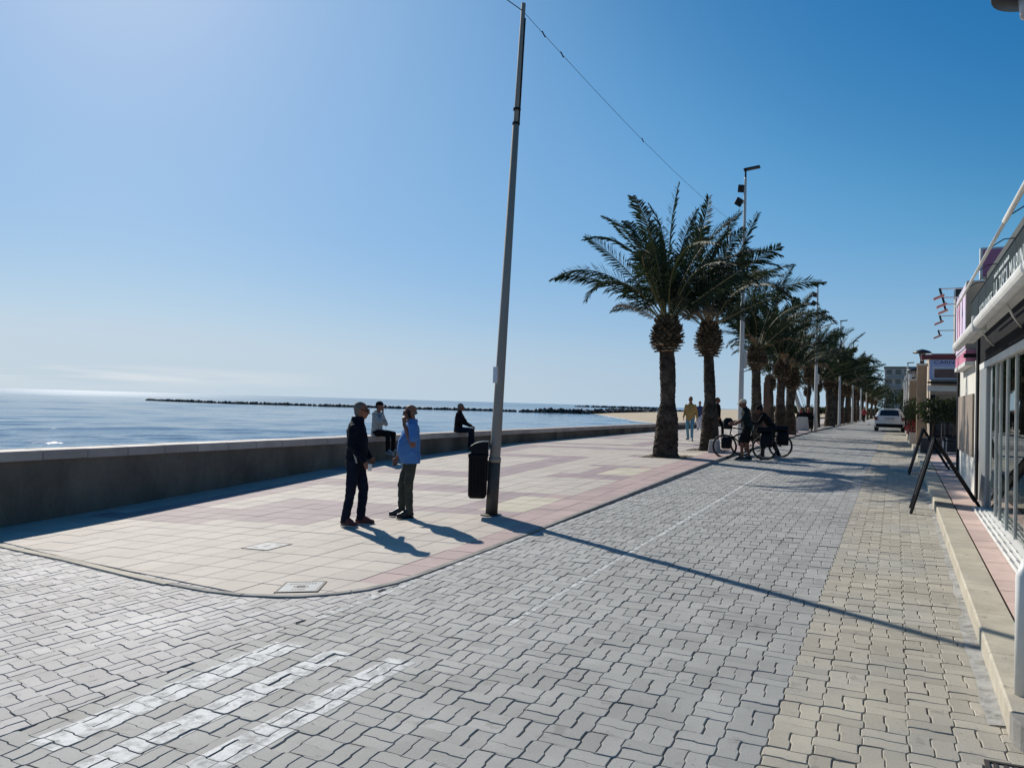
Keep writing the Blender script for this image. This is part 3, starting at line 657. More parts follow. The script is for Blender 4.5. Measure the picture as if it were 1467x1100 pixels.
# ------------------------------------------------------------------ sea wall
WT = .79
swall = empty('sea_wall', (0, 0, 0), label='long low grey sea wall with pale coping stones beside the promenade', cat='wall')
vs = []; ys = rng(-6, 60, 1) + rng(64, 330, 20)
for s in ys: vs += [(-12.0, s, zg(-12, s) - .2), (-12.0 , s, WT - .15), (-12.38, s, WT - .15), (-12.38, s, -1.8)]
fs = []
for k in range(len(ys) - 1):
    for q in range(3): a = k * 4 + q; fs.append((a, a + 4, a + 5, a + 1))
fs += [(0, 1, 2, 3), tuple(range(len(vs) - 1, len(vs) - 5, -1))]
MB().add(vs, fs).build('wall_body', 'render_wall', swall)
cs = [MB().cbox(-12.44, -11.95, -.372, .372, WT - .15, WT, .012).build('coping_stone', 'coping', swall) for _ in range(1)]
s = -5.6; k = 0; cs[0].location.y = s
while s < 130:
    s += .75; k += 1; c = inst('coping_stone', cs[0].data, swall); c.location = (rt.gauss(0, .003), s, rt.gauss(0, .002))
    if k > 180: break
# ------------------------------------------------------------------ right-hand sidewalk and shops
sw = tag(sheet('sidewalk', [.6, .8, 1.5], rng(4.9, 60, .8), 'joint', .112), kind='structure')
zs = lambda t, s: zg(t, s) + .13
def slab(t0, t1, s0, s1, m='slab_red', parent=sw):
    h = .003; mb = MB(); q = [(t0 + h, s0 + h), (t1 - h, s0 + h), (t1 - h, s1 - h), (t0 + h, s1 - h)]
    dz = rt.gauss(0, .0012)
    mb.add([(x, y, zs(x, y) + dz) for x, y in q] + [(x, y, zs(x, y) - .02) for x, y in q], [(0, 1, 2, 3)] + [(4 + k, 4 + (k + 1) % 4, (k + 1) % 4, k) for k in range(4)])
    return mb.build('slab', m, parent)
s = 5.1
while s < 44:
    slab(.79, 1.2, s, s + .4); s += .4
s = 4.66
while s < 60:
    top = .135; kerb_stone([(.77, s), (.77, s + .5), (.77, s + .99)], .23, -.03, top, 'kerb', sw, side_=-1, gap=.003); s += .99
# kerb return at the corner, rounded, dirty face
cpts = [(.77 - .23 * math.cos(a), 4.66 - .26 * math.sin(a)) for a in [R(q) for q in range(0, 91, 15)]]
kb = MB(); n = len(cpts); kb.add([(.77, 4.66, zg(.7, 4.6) + .135)] + [(x + .0, y + .012, zg(x, y) + .135) for x, y in cpts] + [(x, y, zg(x, y) + .12) for x, y in cpts] + [(x, y, zg(x, y) - .03) for x, y in cpts],
    [(0, k + 2, k + 1) for k in range(n - 1)] + [(1 + k, 2 + k, 2 + n + k, 1 + n + k) for k in range(n - 1)] + [(1 + n + k, 2 + n + k, 2 + 2 * n + k, 1 + 2 * n + k) for k in range(n - 1)])
kb.build('corner_kerb', 'kerb_grey', sw)
MB().cbox(.775, 2.5, 4.4, 4.62, zg(1, 4.5) - .03, zg(1.0, 4.5) + .135, .015).build('kerb_stone', 'kerb_grey', sw)
MB().box(.8, 2.5, 4.64, 5.08, zg(1, 4.8) + .0, zg(1, 4.8) + .12).build('corner_slab', 'slab_red', sw)
tag(sheet('side_street', [1.66, 3, 9], rng(-2, 4.42, .8), 'paver', -.02), kind='structure')
# drain grate
gr = empty('drain_grate', label='dark slotted drain grate in the pavers at the bottom right corner', cat='drain'); gr.matrix_basis = slope_m(.62, 4.2, .004, 0)
fr = MB()
for a in ((-.22, .22, -.14, -.12), (-.22, .22, .12, .14), (-.22, -.2, -.12, .12), (.2, .22, -.12, .12)): fr.box(*a, -.02, .004)
fr.build('frame', 'iron', gr); MB().box(-.2, .2, -.12, .12, -.03, -.015).build('pit', 'black', gr)
for k in range(9): MB().box(-.185 + k * .041, -.165 + k * .041, -.119, .119, -.01, .001).build('bar', 'iron', gr)
# white barrier post at the right edge
wf = empty('white_barrier', (.6, 4.93, zg(.6, 4.93) + .13), label='white rounded barrier frame standing on the kerb at the right edge', cat='barrier')
b = MB(); b.tube([(.03, 0, 0), (.03, 0, .64), (.06, 0, .72)], .042, 10); b.build('post', 'white_paint', wf, smooth=True)
b = MB(); b.tube([(.72, 0, 0), (.72, 0, .64), (.69, 0, .72)], .042, 10); b.build('post', 'white_paint', wf, smooth=True)
for z in (.72, .42, .16): MB().tube([(.06, 0, z), (.69, 0, z)], .03, 8).build('rail', 'white_paint', wf, smooth=True)
MB().box(.07, .68, -.008, .008, .2, .68).build('panel', 'pot', wf)

# --- restaurant with dark sign and sliding glass panels
FT = 1.15
def zf(s): return zs(FT, s)
shop = empty('restaurant', (FT, 9, zf(9)), label='restaurant front with sliding glass panels and dark slate sign board', cat='shop')
def P_(mb, name, m, parent=shop, smooth=False, label=None):
    o = mb.build(name, m, parent, smooth, label); o.matrix_parent_inverse = Matrix.Translation(-parent.location); return o
S0 = 4.7; S1 = 13.85
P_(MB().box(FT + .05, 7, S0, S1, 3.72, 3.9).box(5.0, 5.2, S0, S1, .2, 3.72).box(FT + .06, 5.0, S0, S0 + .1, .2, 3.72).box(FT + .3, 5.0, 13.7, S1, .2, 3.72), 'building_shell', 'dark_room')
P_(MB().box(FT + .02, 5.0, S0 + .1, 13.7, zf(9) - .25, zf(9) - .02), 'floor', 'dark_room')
P_(MB().cbox(FT - .02, FT + .06, S0, 13.6, 2.44, 2.53, .006), 'top_rail', 'white_paint')
P_(MB().box(FT - .01, FT + .2, S0, 13.62, 2.535, 3.24), 'fascia', 'shop_black')
jm = MB(); jm.cbox(FT - .03, FT + .1, 12.5, 13.35, zf(13), 2.437, .01); P_(jm, 'jamb', 'alu')
P_(MB().cbox(FT + .02, FT + .1, 12.0, 12.44, zf(12) - .0, 2.43, .008), 'jamb', 'alu')
P_(MB().box(FT - .04, FT + .12, 13.68, 13.9, zf(13.8), 3.2), 'black_post', 'black')
P_(MB().box(FT - .01, FT + .0, 13.36, 13.66, zf(13.5), 2.53), 'closer_strip', 'lamp_white')
rail = MB()
for k in range(28):
    a = S0 + k * .5; b = a + .5
    if a > 12.2: break
    rail.add([(FT - .17, a, zf(a) + .004), (FT + .06, a, zf(a) + .035), (FT + .06, b, zf(b) + .035), (FT - .17, b, zf(b) + .004)], [(0, 1, 2, 3)])
    for q in (.045, .1, .155): rail.box(FT - q - .005, FT - q + .005, a, b, zf(a + .26) + .004, zf(a + .26) + .03)
P_(rail, 'floor_track', 'white_paint')
P_(MB().box(FT - .005, FT + .06, S0, 12.2, zf(6) + .0, zf(6) + .06), 'threshold', 'white_paint')
mu = [12.2, 11.71, 11.37, 10.97, 10.6, 9.97, 9.19, 8.4, 7.6, 6.8, 6.0, 5.3, 4.75]
for k in range(len(mu) - 1):
    off = .012 * (k % 3)
    P_(MB().box(FT + off + .01, FT + off + .02, mu[k + 1] + .02, mu[k], zf(11) + .03, 2.436), 'glass_panel', 'glass')
    P_(MB().box(FT + off + .004, FT + off + .024, mu[k + 1] - .007, mu[k + 1] + .007, zf(mu[k + 1]) + .03, 2.436), 'mullion', 'white_paint' if k != 5 else 'darkmetal')
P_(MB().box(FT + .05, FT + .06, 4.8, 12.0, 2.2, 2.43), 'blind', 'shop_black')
for k in range(5):   # tables faintly seen inside
    P_(MB().cbox(2.3, 3.0, 5.4 + 1.5 * k, 6.1 + 1.5 * k, 1.05, 1.09, .01).tube([(2.65, 5.75 + 1.5 * k, .3), (2.65, 5.75 + 1.5 * k, 1.05)], .04), 'indoor_table', 'wood')
# sign board
SGT = .98
sb = empty('sign_board', (SGT, 9, 3.2), label='long slate blue sign board with pale RESTAURANTE LA TASCA lettering above the awning', cat='sign')
P_(MB().box(SGT, SGT + .18, S0, 13.2, 3.0, 3.41), 'board', 'sign_dark', sb)
P_(MB().box(SGT - .006, SGT + .19, S0, 13.21, 3.413, 3.425), 'cap', 'black', sb)
P_(MB().box(SGT - .003, SGT - .001, 11.98, 12.0, 3.01, 3.4), 'seam', 'black', sb)
def wtext(body, h, s_start, z, length, m='letter_white', parent=sb, T=SGT - .006):
    # reads from the far end (left in the picture) towards the camera
    mt = Matrix(((0, 0, -1, T), (-1, 0, 0, s_start), (0, 1, 0, z), (0, 0, 0, 1)))
    o = text_mesh('lettering', body, h, m, parent, mt)
    w = max(v.co.x for v in o.data.vertices) - min(v.co.x for v in o.data.vertices)
    o.data.transform(Matrix.Diagonal((length / w, 1, 1, 1))); o.matrix_parent_inverse = Matrix.Translation(-parent.location); return o
wtext('RESTAURANTE', .15, 11.81, 3.04, 1.5)
wtext('LA', .21, 10.15, 3.05, .34); wtext('TASCA', .21, 9.68, 3.05, .74); wtext('MARINERA', .21, 8.84, 3.05, 1.5)
tm = MB()
for k in range(26):
    if k in (8, 17): continue
    a = 10.15 - k * .05; tm.box(SGT - .007, SGT - .001, a - .034, a, 3.3, 3.345 - (.012 if k % 3 else 0))
for k in range(5): tm.box(SGT - .007, SGT - .001, 12.75 - k * .12, 12.83 - k * .12, 3.06, 3.11)
P_(tm, 'small_lettering', 'letter_white', sb)['kind'] = 'stuff'
# awning cassette and the white tube with curved struts
aw = empty('rolled_awning', (.85, 9, 2.8), label='white rolled awning cassette along the shop front under the sign', cat='awning')
ring = [(.06 * math.cos(a), .066 * math.sin(a)) for a in [2 * math.pi * k / 16 for k in range(16)]]
for y0_, y1_ in ((S0, 9.72), (9.78, 13.1)):
    ab = MB(); ab.add([(.8 + x, y_, 2.76 + z) for y_ in (y0_, y1_) for x, z in ring], [(k, (k + 1) % 16, 16 + (k + 1) % 16, 16 + k) for k in range(16)] + [tuple(range(15, -1, -1)), tuple(range(16, 32))])
    P_(ab, 'cassette', 'white_paint', aw)
P_(MB().cbox(.73, .87, 9.72, 9.78, 2.67, 2.84, .01), 'joint_cap', 'white_paint', aw)
P_(MB().box(.86, 1.0, S0, 13.0, 2.80, 2.81), 'cover_strip', 'white_paint', aw)
for a in (11.6, 9.2, 6.8): P_(MB().tube([(1.12, a, 2.66), (1.0, a - .5, 2.7), (.86, a - 1.1, 2.79)], .012, 6), 'arm', 'white_paint', aw, True)

tb = empty('awning_tube', (.7, 9, 3.1), label='long white tube rail held off the sign board by thin curved struts', cat='rail')
P_(MB().tube([(.7, 11.6, 3.172), (.7, 6.65, 3.185)], .014, 8), 'tube', 'white_paint', tb, True)
P_(MB().tube([(.7, 6.65, 3.19), (.7, 4.7, 3.197)], .019, 8), 'tube', 'white_paint', tb, True)
for a in (11.2, 9.9, 8.5, 7.2, 6.1, 5.1):
    P_(MB().tube([(.7, a, 3.18), (.735, a, 3.27), (.8, a, 3.36), (.89, a, 3.42), (.99, a + .02, 3.43)], .0055, 5), 'strut', 'darkmetal', tb, True)

# --- second shop: pink lit box and white front
sh2 = empty('pink_shop', (1.1, 15, .5), label='narrow shop with pink and lilac box sign over a pale front panel', cat='shop')
P_(MB().box(1.12, 6, 14.05, 17.6, .2, 2.62).box(1.3, 6, 14.05, 17.5, 2.62, 3.9), 'building_shell', 'white_wall', sh2)
P_(MB().box(1.0, 1.28, 14.3, 16.5, 2.62, 3.92), 'box_sign', 'sign_white', sh2)
P_(MB().box(.99, 1.29, 14.25, 16.55, 2.62, 2.8), 'lower_band', 'pink', sh2)
P_(MB().box(.99, 1.27, 14.285, 14.298, 2.82, 3.9), 'end_panel', 'cream_wall', sh2)
P_(MB().box(.985, .998, 14.35, 16.45, 2.85, 3.85), 'poster', 'lilac', sh2)
for a in (14.9, 15.5, 16.0): P_(MB().box(.978, .984, a, a + .08, 2.95, 3.7), 'poster_stripe', 'pink', sh2)
P_(MB().box(.98, 1.28, 14.2, 16.6, 2.55, 2.615), 'soffit', 'white_paint', sh2)
P_(MB().box(1.09, 1.118, 14.2, 17.3, 1.1, 2.1), 'blind_panel', 'brown_panel', sh2)
P_(MB().box(1.08, 1.119, 17.35, 17.55, .45, 2.6), 'edge_post', 'black', sh2)
P_(MB().box(.95, 1.2, 13.95, 14.1, 2.66, 2.72), 'bracket', 'black', sh2)
def pS(px, py, s):
    d = cf + cr * ((px - 733.5) / 1100) - cu * ((py - 550) / 1100); return CAM + d * (s / d.y)
for k, (hx, hy, s) in enumerate([(1346, 424, 15.2), (1350, 436, 15.9), (1352, 445, 16.9), (1346, 461, 18.2), (1344, 481, 20.4)]):
    p = pS(hx, hy, s); o = empty('sign_floodlight', p, label='small floodlight on a thin arm above the pink sign, ' + ['topmost of five', 'second from top of five', 'middle one of five', 'fourth from top of five', 'lowest of five'][k], cat='floodlight', group='floodlights above the pink sign')
    MB().tube([(1.25 - p.x, 0, .12), (0, 0, .12)], .012, 6).build('arm', 'white_paint', o)
    MB().tube([(.0, 0, .13), (.03, 0, .02)], .02, 6).build('knuckle', 'black', o)
    MB().cbox(-.11, .07, -.08, .08, -.03, .0, .01, mtx=Matrix.Rotation(R(-24), 4, 'Y')).build('lamp_head', 'salmon', o)
ps = pS(1404, 356, 13.6); pe = pS(1450, 398, 13.6)
pk = empty('pink_light_box', (ps.x, 13.6, pe.z), label='square pink light box sign with red marks above the roof', cat='sign')
P_(MB().box(ps.x, pe.x, 13.55, 13.68, pe.z, ps.z), 'case', 'white_paint', pk)
P_(MB().box(ps.x + .035, pe.x - .02, 13.54, 13.548, pe.z + .03, ps.z - .03), 'face', 'pink', pk)
em = MB()
for x, y, a, b in ((1433, 370, .05, .03), (1436, 363, .03, .02), (1428, 376, .02, .025), (1440, 372, .03, .02)):
    c = pS(x, y, 13.535); em.add([(c.x + a * math.cos(q), 13.535, c.z + b * math.sin(q)) for q in [2 * math.pi * i / 10 for i in range(10)]], [tuple(range(10))])
P_(em, 'emblem', 'pink_dark', pk)['kind'] = 'stuff'
P_(MB().tube([(ps.x + .12, 13.62, 3.9), (ps.x + .12, 13.62, pe.z)], .02, 6), 'post', 'white_paint', pk)

# --- CARNES building facing the camera across the terrace
BS = 28.0
cb = empty('grill_restaurant', (2, BS, .6), label='grill restaurant with blue CARNES sign and dark glass front beyond the terrace', cat='restaurant')
P_(MB().box(1.0, 8, BS + .02, 40, .3, 3.7), 'building_shell', 'cream_wall', cb)
P_(MB().box(.72, 8, BS - .12, BS + .4, 3.52, 3.66), 'cornice', 'red_trim', cb)
P_(MB().box(.95, 8, BS - .06, BS, 2.86, 3.5), 'sign_panel', 'sign_blue', cb)
P_(MB().box(1.03, 3.2, BS - .07, BS - .062, 2.88, 3.28), 'lower_panel', 'sign_white', cb)
P_(MB().box(1.09, 1.86, BS - .082, BS - .073, 2.92, 3.2), 'photo_panel', 'meat', cb)
P_(MB().box(.9, 8, BS - .4, BS + .0, 2.74, 2.79), 'ledge', 'black', cb)
P_(MB().box(.9, 8, BS - .1, BS + .0, 2.5, 2.68), 'white_band', 'white_paint', cb)
P_(MB().box(.98, 8, BS - .08, BS + .01, 2.38, 2.5), 'beam', 'tan_stone', cb)
P_(MB().box(.98, 1.12, BS - .06, BS + .01, .55, 2.38), 'dark_post', 'black', cb)
for a, b in ((1.13, 1.86), (1.9, 2.6), (2.64, 3.4)):
    P_(MB().box(a, b, BS - .02, BS + .0, .6, 2.37), 'window', 'glass_dark', cb); P_(MB().box(a, b, BS - .04, BS - .021, 1.78, 1.82), 'glazing_bar', 'alu', cb)
    P_(MB().box(b, b + .04, BS - .05, BS + .0, .6, 2.37), 'mullion', 'alu', cb)
def ftext(body, h, x, s, z, m, parent, ln):
    mt = Matrix(((1, 0, 0, x), (0, 0, -1, s), (0, 1, 0, z), (0, 0, 0, 1)))
    o = text_mesh('lettering', body, h, m, parent, mt); w = max(v.co.x for v in o.data.vertices) - min(v.co.x for v in o.data.vertices)
    o.data.transform(Matrix.Diagonal((ln / w, 1, 1, 1))); o.matrix_parent_inverse = Matrix.Translation(-parent.location)
ftext('CARNES A', .1, 1.07, BS - .066, 3.365, 'letter_blue', cb, .97)
ftext('CA', .09, 1.72, BS - .074, 3.23 + .03, 'letter_blue', cb, .24)
P_(MB().lathe([(.075, 0), (.09, .06), (.06, .15), (.02, .17)], (2.12, BS - .09, 2.98), 8), 'emblem', 'black', cb)
# pillars with mushroom lamps
def mushroom(loc, label, r=.3):
    o = empty('pillar_lamp', loc, label=label, cat='lamp')
    MB().tube([(0, 0, 0), (0, 0, .08)], .07, 8).build('base', 'darkmetal', o)
    for k in range(4): a = R(45 + 90 * k); MB().tube([(.05 * math.cos(a), .05 * math.sin(a), .06), (.13 * math.cos(a), .13 * math.sin(a), .36)], .012, 5).build('strut', 'darkmetal', o)
    MB().lathe([(.06, .08), (.1, .34)], n=12).build('lamp_glass', 'sign_white', o, True)
    MB().lathe([(r * .98, .36), (r, .375), (r * .8, .43), (r * .4, .475), (.03, .5)], n=20).build('lamp_hat', 'darkmetal', o, True)
for k, (px, py, s, w, lab) in enumerate([(1321, 521, 30., .3, 'taller tan stone pillar carrying a lamp at the terrace corner'), (1308.5, 543, 38., .3, 'shorter tan stone pillar carrying a lamp farther down the street')]):
    p = pS(px, py, s); o = empty('pillar', (p.x, s, zg(p.x, s)), label=lab, cat='pillar')
    h = p.z - zg(p.x, s); MB().cbox(-w / 2, w / 2, -w / 2, w / 2, 0, h - .08, .01).build('shaft', 'tan_stone', o); MB().cbox(-w / 2 - .03, w / 2 + .03, -w / 2 - .03, w / 2 + .03, h - .08, h, .01).build('cap', 'white_wall', o)
    mushroom((p.x, s, p.z), ['mushroom lamp on top of the taller tan pillar', 'mushroom lamp on top of the shorter tan pillar'][k])
# near mushroom lamp that pokes into the top right corner
p = CAM + (cf + cr * ((1478 - 733.5) / 1100) - cu * ((-10 - 550) / 1100)) * 7.2
o = empty('wall_lamp', p, label='dark round lamp hat cut off by the top right corner', cat='lamp')
MB().lathe([(.1, -.06), (.32, -.02), (.33, 0), (.26, .07), (.1, .12), (.02, .13)], n=28).build('lamp_hat', 'darkmetal', o, True)
MB().lathe([(.09, -.22), (.11, -.02)], n=12).build('lamp_glass', 'sign_white', o, True)
MB().tube([(.0, 0, .12), (.0, 0, .3), (.35, 0, .4), (.5, 0, .4)], .02, 6).build('bracket', 'darkmetal', o)
MB().tube([(.5, 0, .45), (.5, 0, -p.z + 3.9)], .04, 8).build('post', 'darkmetal', o)

# terrace furniture, planters
terr = tag(sheet('terrace', [1.2, 3, 8], rng(17.6, 28, 1.2), 'slab_red', .125), kind='structure')
def leafball(mb, c, r, n, ls, rn, sq=.9):
    for _ in range(n):
        d = Vector((rn.gauss(0, 1), rn.gauss(0, 1), rn.gauss(0, 1))).normalized() * r * rn.uniform(.55, 1.08); d.z *= sq
        a = Vector((rn.gauss(0, 1), rn.gauss(0, 1), rn.gauss(0, 1))).normalized(); b = a.cross(Vector((.3, .5, .8))).normalized(); p = Vector(c) + d; l = ls * rn.uniform(.6, 1.3)
        mb.add([p - a * l, p - b * l * .4, p + a * l, p + b * l * .4], [(0, 1, 2, 3)])
rn = random.Random(11)
for k, (x, s, lab, sz, fl) in enumerate([(.74, 31.5, 'dark shrub above red flowers in a pot by the street edge', .5, True), (.95, 25.2, 'round clipped bush on a slim stem in a low box planter', .42, False), (1.55, 26.4, 'round clipped bush behind the terrace planter nearest the wall', .42, False), (.75, 35., 'tall loose shrub farthest down the shop side', .6, False)]):
    z = zs(x, s); o = empty('potted_bush', (x, s, z), label=lab, cat='plant')
    MB().cbox(-.3, .3, -.3, .3, 0, .42, .02).build('planter', 'pot' if not fl else 'concrete', o)
    MB().tube([(0, 0, .3), (.03, .02, .8), (0, 0, 1.15)], .03, 6).build('stem', 'wood', o)
    m = MB(); leafball(m, (0, 0, 1.2), sz, 900, .06, rn); m.build('foliage', 'shrub', o)
    if fl: m = MB(); leafball(m, (-.1, -.1, .62), .34, 420, .05, rn); m.build('flowers', 'flower', o); m = MB(); leafball(m, (-.05, -.1, .75), .36, 380, .05, rn); m.build('foliage', 'shrub', o)
def table_set(x, s, lab):
    z = zs(x, s); o = empty('cafe_table', (x, s, z), label=lab[0], cat='table')
    MB().cbox(-.35, .35, -.35, .35, .7, .73, .008).build('tabletop', 'white_paint', o)
    for a in (-.28, .28):
        for b in (-.28, .28): MB().tube([(a, b, 0), (a, b, .7)], .018, 6).build('leg', 'steel', o)
    for k, (dx, ry) in enumerate(((-.62, 0), (.62, math.pi))):
        c = empty('cafe_chair', (x + dx, s, z), ry, label=lab[1 + k], cat='chair')
        MB().cbox(-.2, .2, -.2, .2, .43, .455, .008).build('seat', 'black_plastic', c); MB().cbox(-.22, -.19, -.2, .2, .5, .86, .008).build('backrest', 'black_plastic', c)
        for a in (-.18, .18):
            for b in (-.18, .18): MB().tube([(a * 1.1, b * 1.1, 0), (a, b, .43)], .014, 6).build('leg', 'steel', c)
table_set(1.9, 22.6, ('pale square cafe table nearest on the terrace', 'black cafe chair at the street side of the nearest table', 'black cafe chair at the wall side of the nearest table'))
table_set(2.1, 25.0, ('pale square cafe table farther back on the terrace', 'black cafe chair at the street side of the farther table', 'black cafe chair at the wall side of the farther table'))
# A-boards seen from the edge
def aboard(s, tl, tr, apex_t, apex_z, depth, lab, m='black'):
    o = empty('a_board', (apex_t, s, zg(tl, s)), label=lab, cat='sign')
    for (tt, zz) in ((tl, zg(tl, s)), (tr, zs(tr, s))):
        p0 = Vector((tt - apex_t, 0, zz - o.location.z)); p1 = Vector((0, 0, apex_z - o.location.z)); d = (p1 - p0).normalized(); n_ = Vector((-d.z, 0, d.x))
        for y in (0, depth): MB().tube([p0 + Vector((0, y, 0)), p1 + Vector((0, y, 0))], .022, 4).build('leg', m, o)
        q0 = p0 + (p1 - p0) * .22; q1 = p0 + (p1 - p0) * .97
        MB().add([q0 + n_ * .008 + Vector((0, .03, 0)), q1 + n_ * .008 + Vector((0, .03, 0)), q1 + n_ * .008 + Vector((0, depth - .03, 0)), q0 + n_ * .008 + Vector((0, depth - .03, 0)),
                  q0 - n_ * .008 + Vector((0, .03, 0)), q1 - n_ * .008 + Vector((0, .03, 0)), q1 - n_ * .008 + Vector((0, depth - .03, 0)), q0 - n_ * .008 + Vector((0, depth - .03, 0))],
                 [(0, 1, 2, 3), (7, 6, 5, 4), (0, 3, 7, 4), (1, 5, 6, 2), (0, 4, 5, 1), (3, 2, 6, 7)]).build('panel', 'black', o)
        MB().cbox(-.02, .02, -.015, .0, -.06, .02, .004, mtx=Matrix.Translation(p1)).build('hinge', 'steel', o)
    return o
aboard(12.75, .22, 1.09, .52, 1.4, .62, 'black folding board standing open across the kerb, nearest the glass front')
aboard(18.9, .28, 1.05, .55, 1.43, .6, 'black folding board standing open farther down the sidewalk')

# far buildings down the street on the right
def block_building(name, t0, t1, s0, s1, h, cols, rows, lab, m='grey_wall'):
    z = zg(t0, s0); o = empty(name, ((t0 + t1) / 2, s0, z), label=lab, cat='building'); w = (t1 - t0) / 2; ov = .3 if s0 != 45 else 0
    MB().box(-w, w, 0, s1 - s0, 0, h).build('wall', m, o); MB().box(-w - ov, w + ov, -ov, s1 - s0, h, h + .5).build('roof', 'darkmetal', o)
    dx = 2 * w / cols; dzz = h / rows
    for r in range(rows):
        for c in range(cols):
            x = -w + dx * (c + .5); z_ = dzz * (r + .35)
            MB().box(x - dx * .3, x + dx * .3, -.06, 0, z_, z_ + dzz * .5).build('window', 'glass_dark', o)
        if r: MB().box(-w + .2, w - .2, -.9, -.07, dzz * r - .15, dzz * r).build('balcony', m, o)
    return o
block_building('apartment_block', -3.5, 13, 290, 320, 16.5, 6, 5, 'grey apartment block closing the far end of the street')
block_building('apartment_block', 1.2, 6, 42, 60, 2.9, 2, 1, 'low cream building behind the stone pillars', 'cream_wall')
block_building('apartment_block', 1.6, 8, 70, 110, 4.0, 2, 1, 'pale low building farther along the shop side', 'white_wall')
block_building('apartment_block', 1.6, 9, 120, 200, 7.0, 3, 2, 'pale two storey building far along the shop side', 'white_wall')
bb = block_building('apartment_block', 2.65, 9, 45, 46.4, 7.2, 3, 4, 'tall balconied block rising behind the pink sign', 'grey_wall')
for k, (x, s, r, lab) in enumerate([(-2.5, 262, 3.2, 'dark far tree at the end of the street, left of the apartment block'), (3.0, 240, 2.6, 'dark far tree at the end of the street, before the apartment block')]):
    o = empty('tree', (x, s, .5), label=lab, cat='tree'); MB().tube([(0, 0, 0), (0, 0, 4)], [.3, .15], 6).build('trunk', 'trunk', o); m = MB(); leafball(m, (0, 0, 5.5), r, 1200, .35, rn, 1.2); m.build('crown', 'shrub', o)
hd = MB()
for k in range(60): leafball(hd, (-60 + k * .9 + rn.uniform(-.5, .5), 420 + rn.uniform(-8, 8), 2.2), rn.uniform(1.6, 3.2), 110, .7, rn, .8)
tag(hd.build('far_trees', 'shrub'), 'dark line of far trees behind the beach', 'trees', kind='stuff')

# ------------------------------------------------------------------ palms
def make_frond(L_, th0, bend, n=46, seed=0, side=.0):
    rnf = random.Random(seed); mb = MB(); pts = []; p = Vector((0, 0, 0)); a = th0; K = 22
    for k in range(K + 1):
        pts.append(p.copy()); f_ = k / K; a = th0 - bend * (f_ ** 1.55 * .9 + .1 * f_ ** 4)
        p += Vector((math.cos(a), side * f_ * f_, math.sin(a))).normalized() * L_ / K
    mb.tube(pts, [.032 * (1 - k / K) ** .8 + .004 for k in range(K + 1)], 5, 1, flat=.6)
    for i in range(n):
        f_ = .16 + .84 * (i + .5) / n; x = f_ * K; k = min(K - 1, int(x)); q = pts[k].lerp(pts[k + 1], x - k); d = (pts[k + 1] - pts[k]).normalized()
        up = Vector((-d.z, 0, d.x)).normalized() if abs(d.x) + abs(d.z) > 0 else Vector((0, 0, 1)); sd_ = d.cross(up).normalized()
        ll_ = L_ * .14 * (math.sin(math.pi * min(1, (f_ * .86 + .09))) ** .55) * rnf.uniform(.88, 1.1) * (1 if f_ < .9 else .8)
        if f_ < .25: ll_ *= .5 + 2 * (f_ - .0)
        for sg in (-1, 1):
            fw = .7 + .75 * f_ + rnf.gauss(0, .12); v = rnf.uniform(-.05, .55)
            e = (d * fw + sd_ * sg + up * v).normalized(); w = up * .011 + d * .020
            dr = Vector((0, 0, -ll_ * rnf.uniform(.1, .45)))
            m_ = q + e * ll_ * .55 + dr * .35; t_ = q + e * ll_ + dr
            mb.add([q - w * .6, q + w * .6, m_ + w * 1.15, m_ - w * 1.15, t_], [(0, 1, 2, 3), (3, 2, 4)], 0)
    me = bpy.data.meshes.new('frond'); me.from_pydata(mb.v, [], mb.f); me.materials.append(M['frond']); me.materials.append(M['rachis']); me.polygons.foreach_set('material_index', mb.m)
    return me
FR = []
for k, (th, bd) in enumerate([(89, 16), (84, 40), (77, 70), (70, 94), (62, 110), (52, 116), (40, 104), (84, 30), (78, 60), (68, 84)]):
    FR.append(make_frond(4.1, R(th), R(bd), 64, k, random.Random(k).uniform(-.12, .12)))
DEAD = FR[6].copy(); DEAD.materials.clear(); DEAD.materials.append(M['dead_frond']); DEAD.materials.append(M['dead_frond'])
def make_trunk(h, r0, r1, seed, nr=None):
    rnt = random.Random(seed); mb = MB(); n = 22; K = nr or int(h / .05)
    vs = []
    for k in range(K + 1):
        f_ = k / K; z = h * f_; q_ = min(1, max(0, (f_ - .34) / .2)); q_ = q_ * q_ * (3 - 2 * q_); r = r0 + (r1 - r0) * q_ - .05 * min(f_, .34) + .04 * math.exp(-f_ * 16) + .012 * math.sin(f_ * 9 + seed)
        lean = (.10 * math.sin(f_ * 2.3 + seed) * f_, .06 * math.sin(f_ * 3 + seed * 2) * f_)
        for i in range(n):
            a = 2 * math.pi * (i + .5 * (k % 2)) / n; saw = ((k * 1.0 + (i * 3 % 5) * .4) % 3) / 3
            rr_ = r * (1 + .09 * saw + rnt.uniform(-.035, .045)); vs.append((lean[0] + rr_ * math.cos(a), lean[1] + rr_ * math.sin(a), z + rnt.uniform(-.012, .012)))
    fs = [(k * n + i, k * n + (i + 1) % n, (k + 1) * n + (i + 1) % n, (k + 1) * n + i) for k in range(K) for i in range(n)]
    mb.add(vs, fs); return mb, (.10 * math.sin(2.3 + seed), .06 * math.sin(3 + seed * 2))
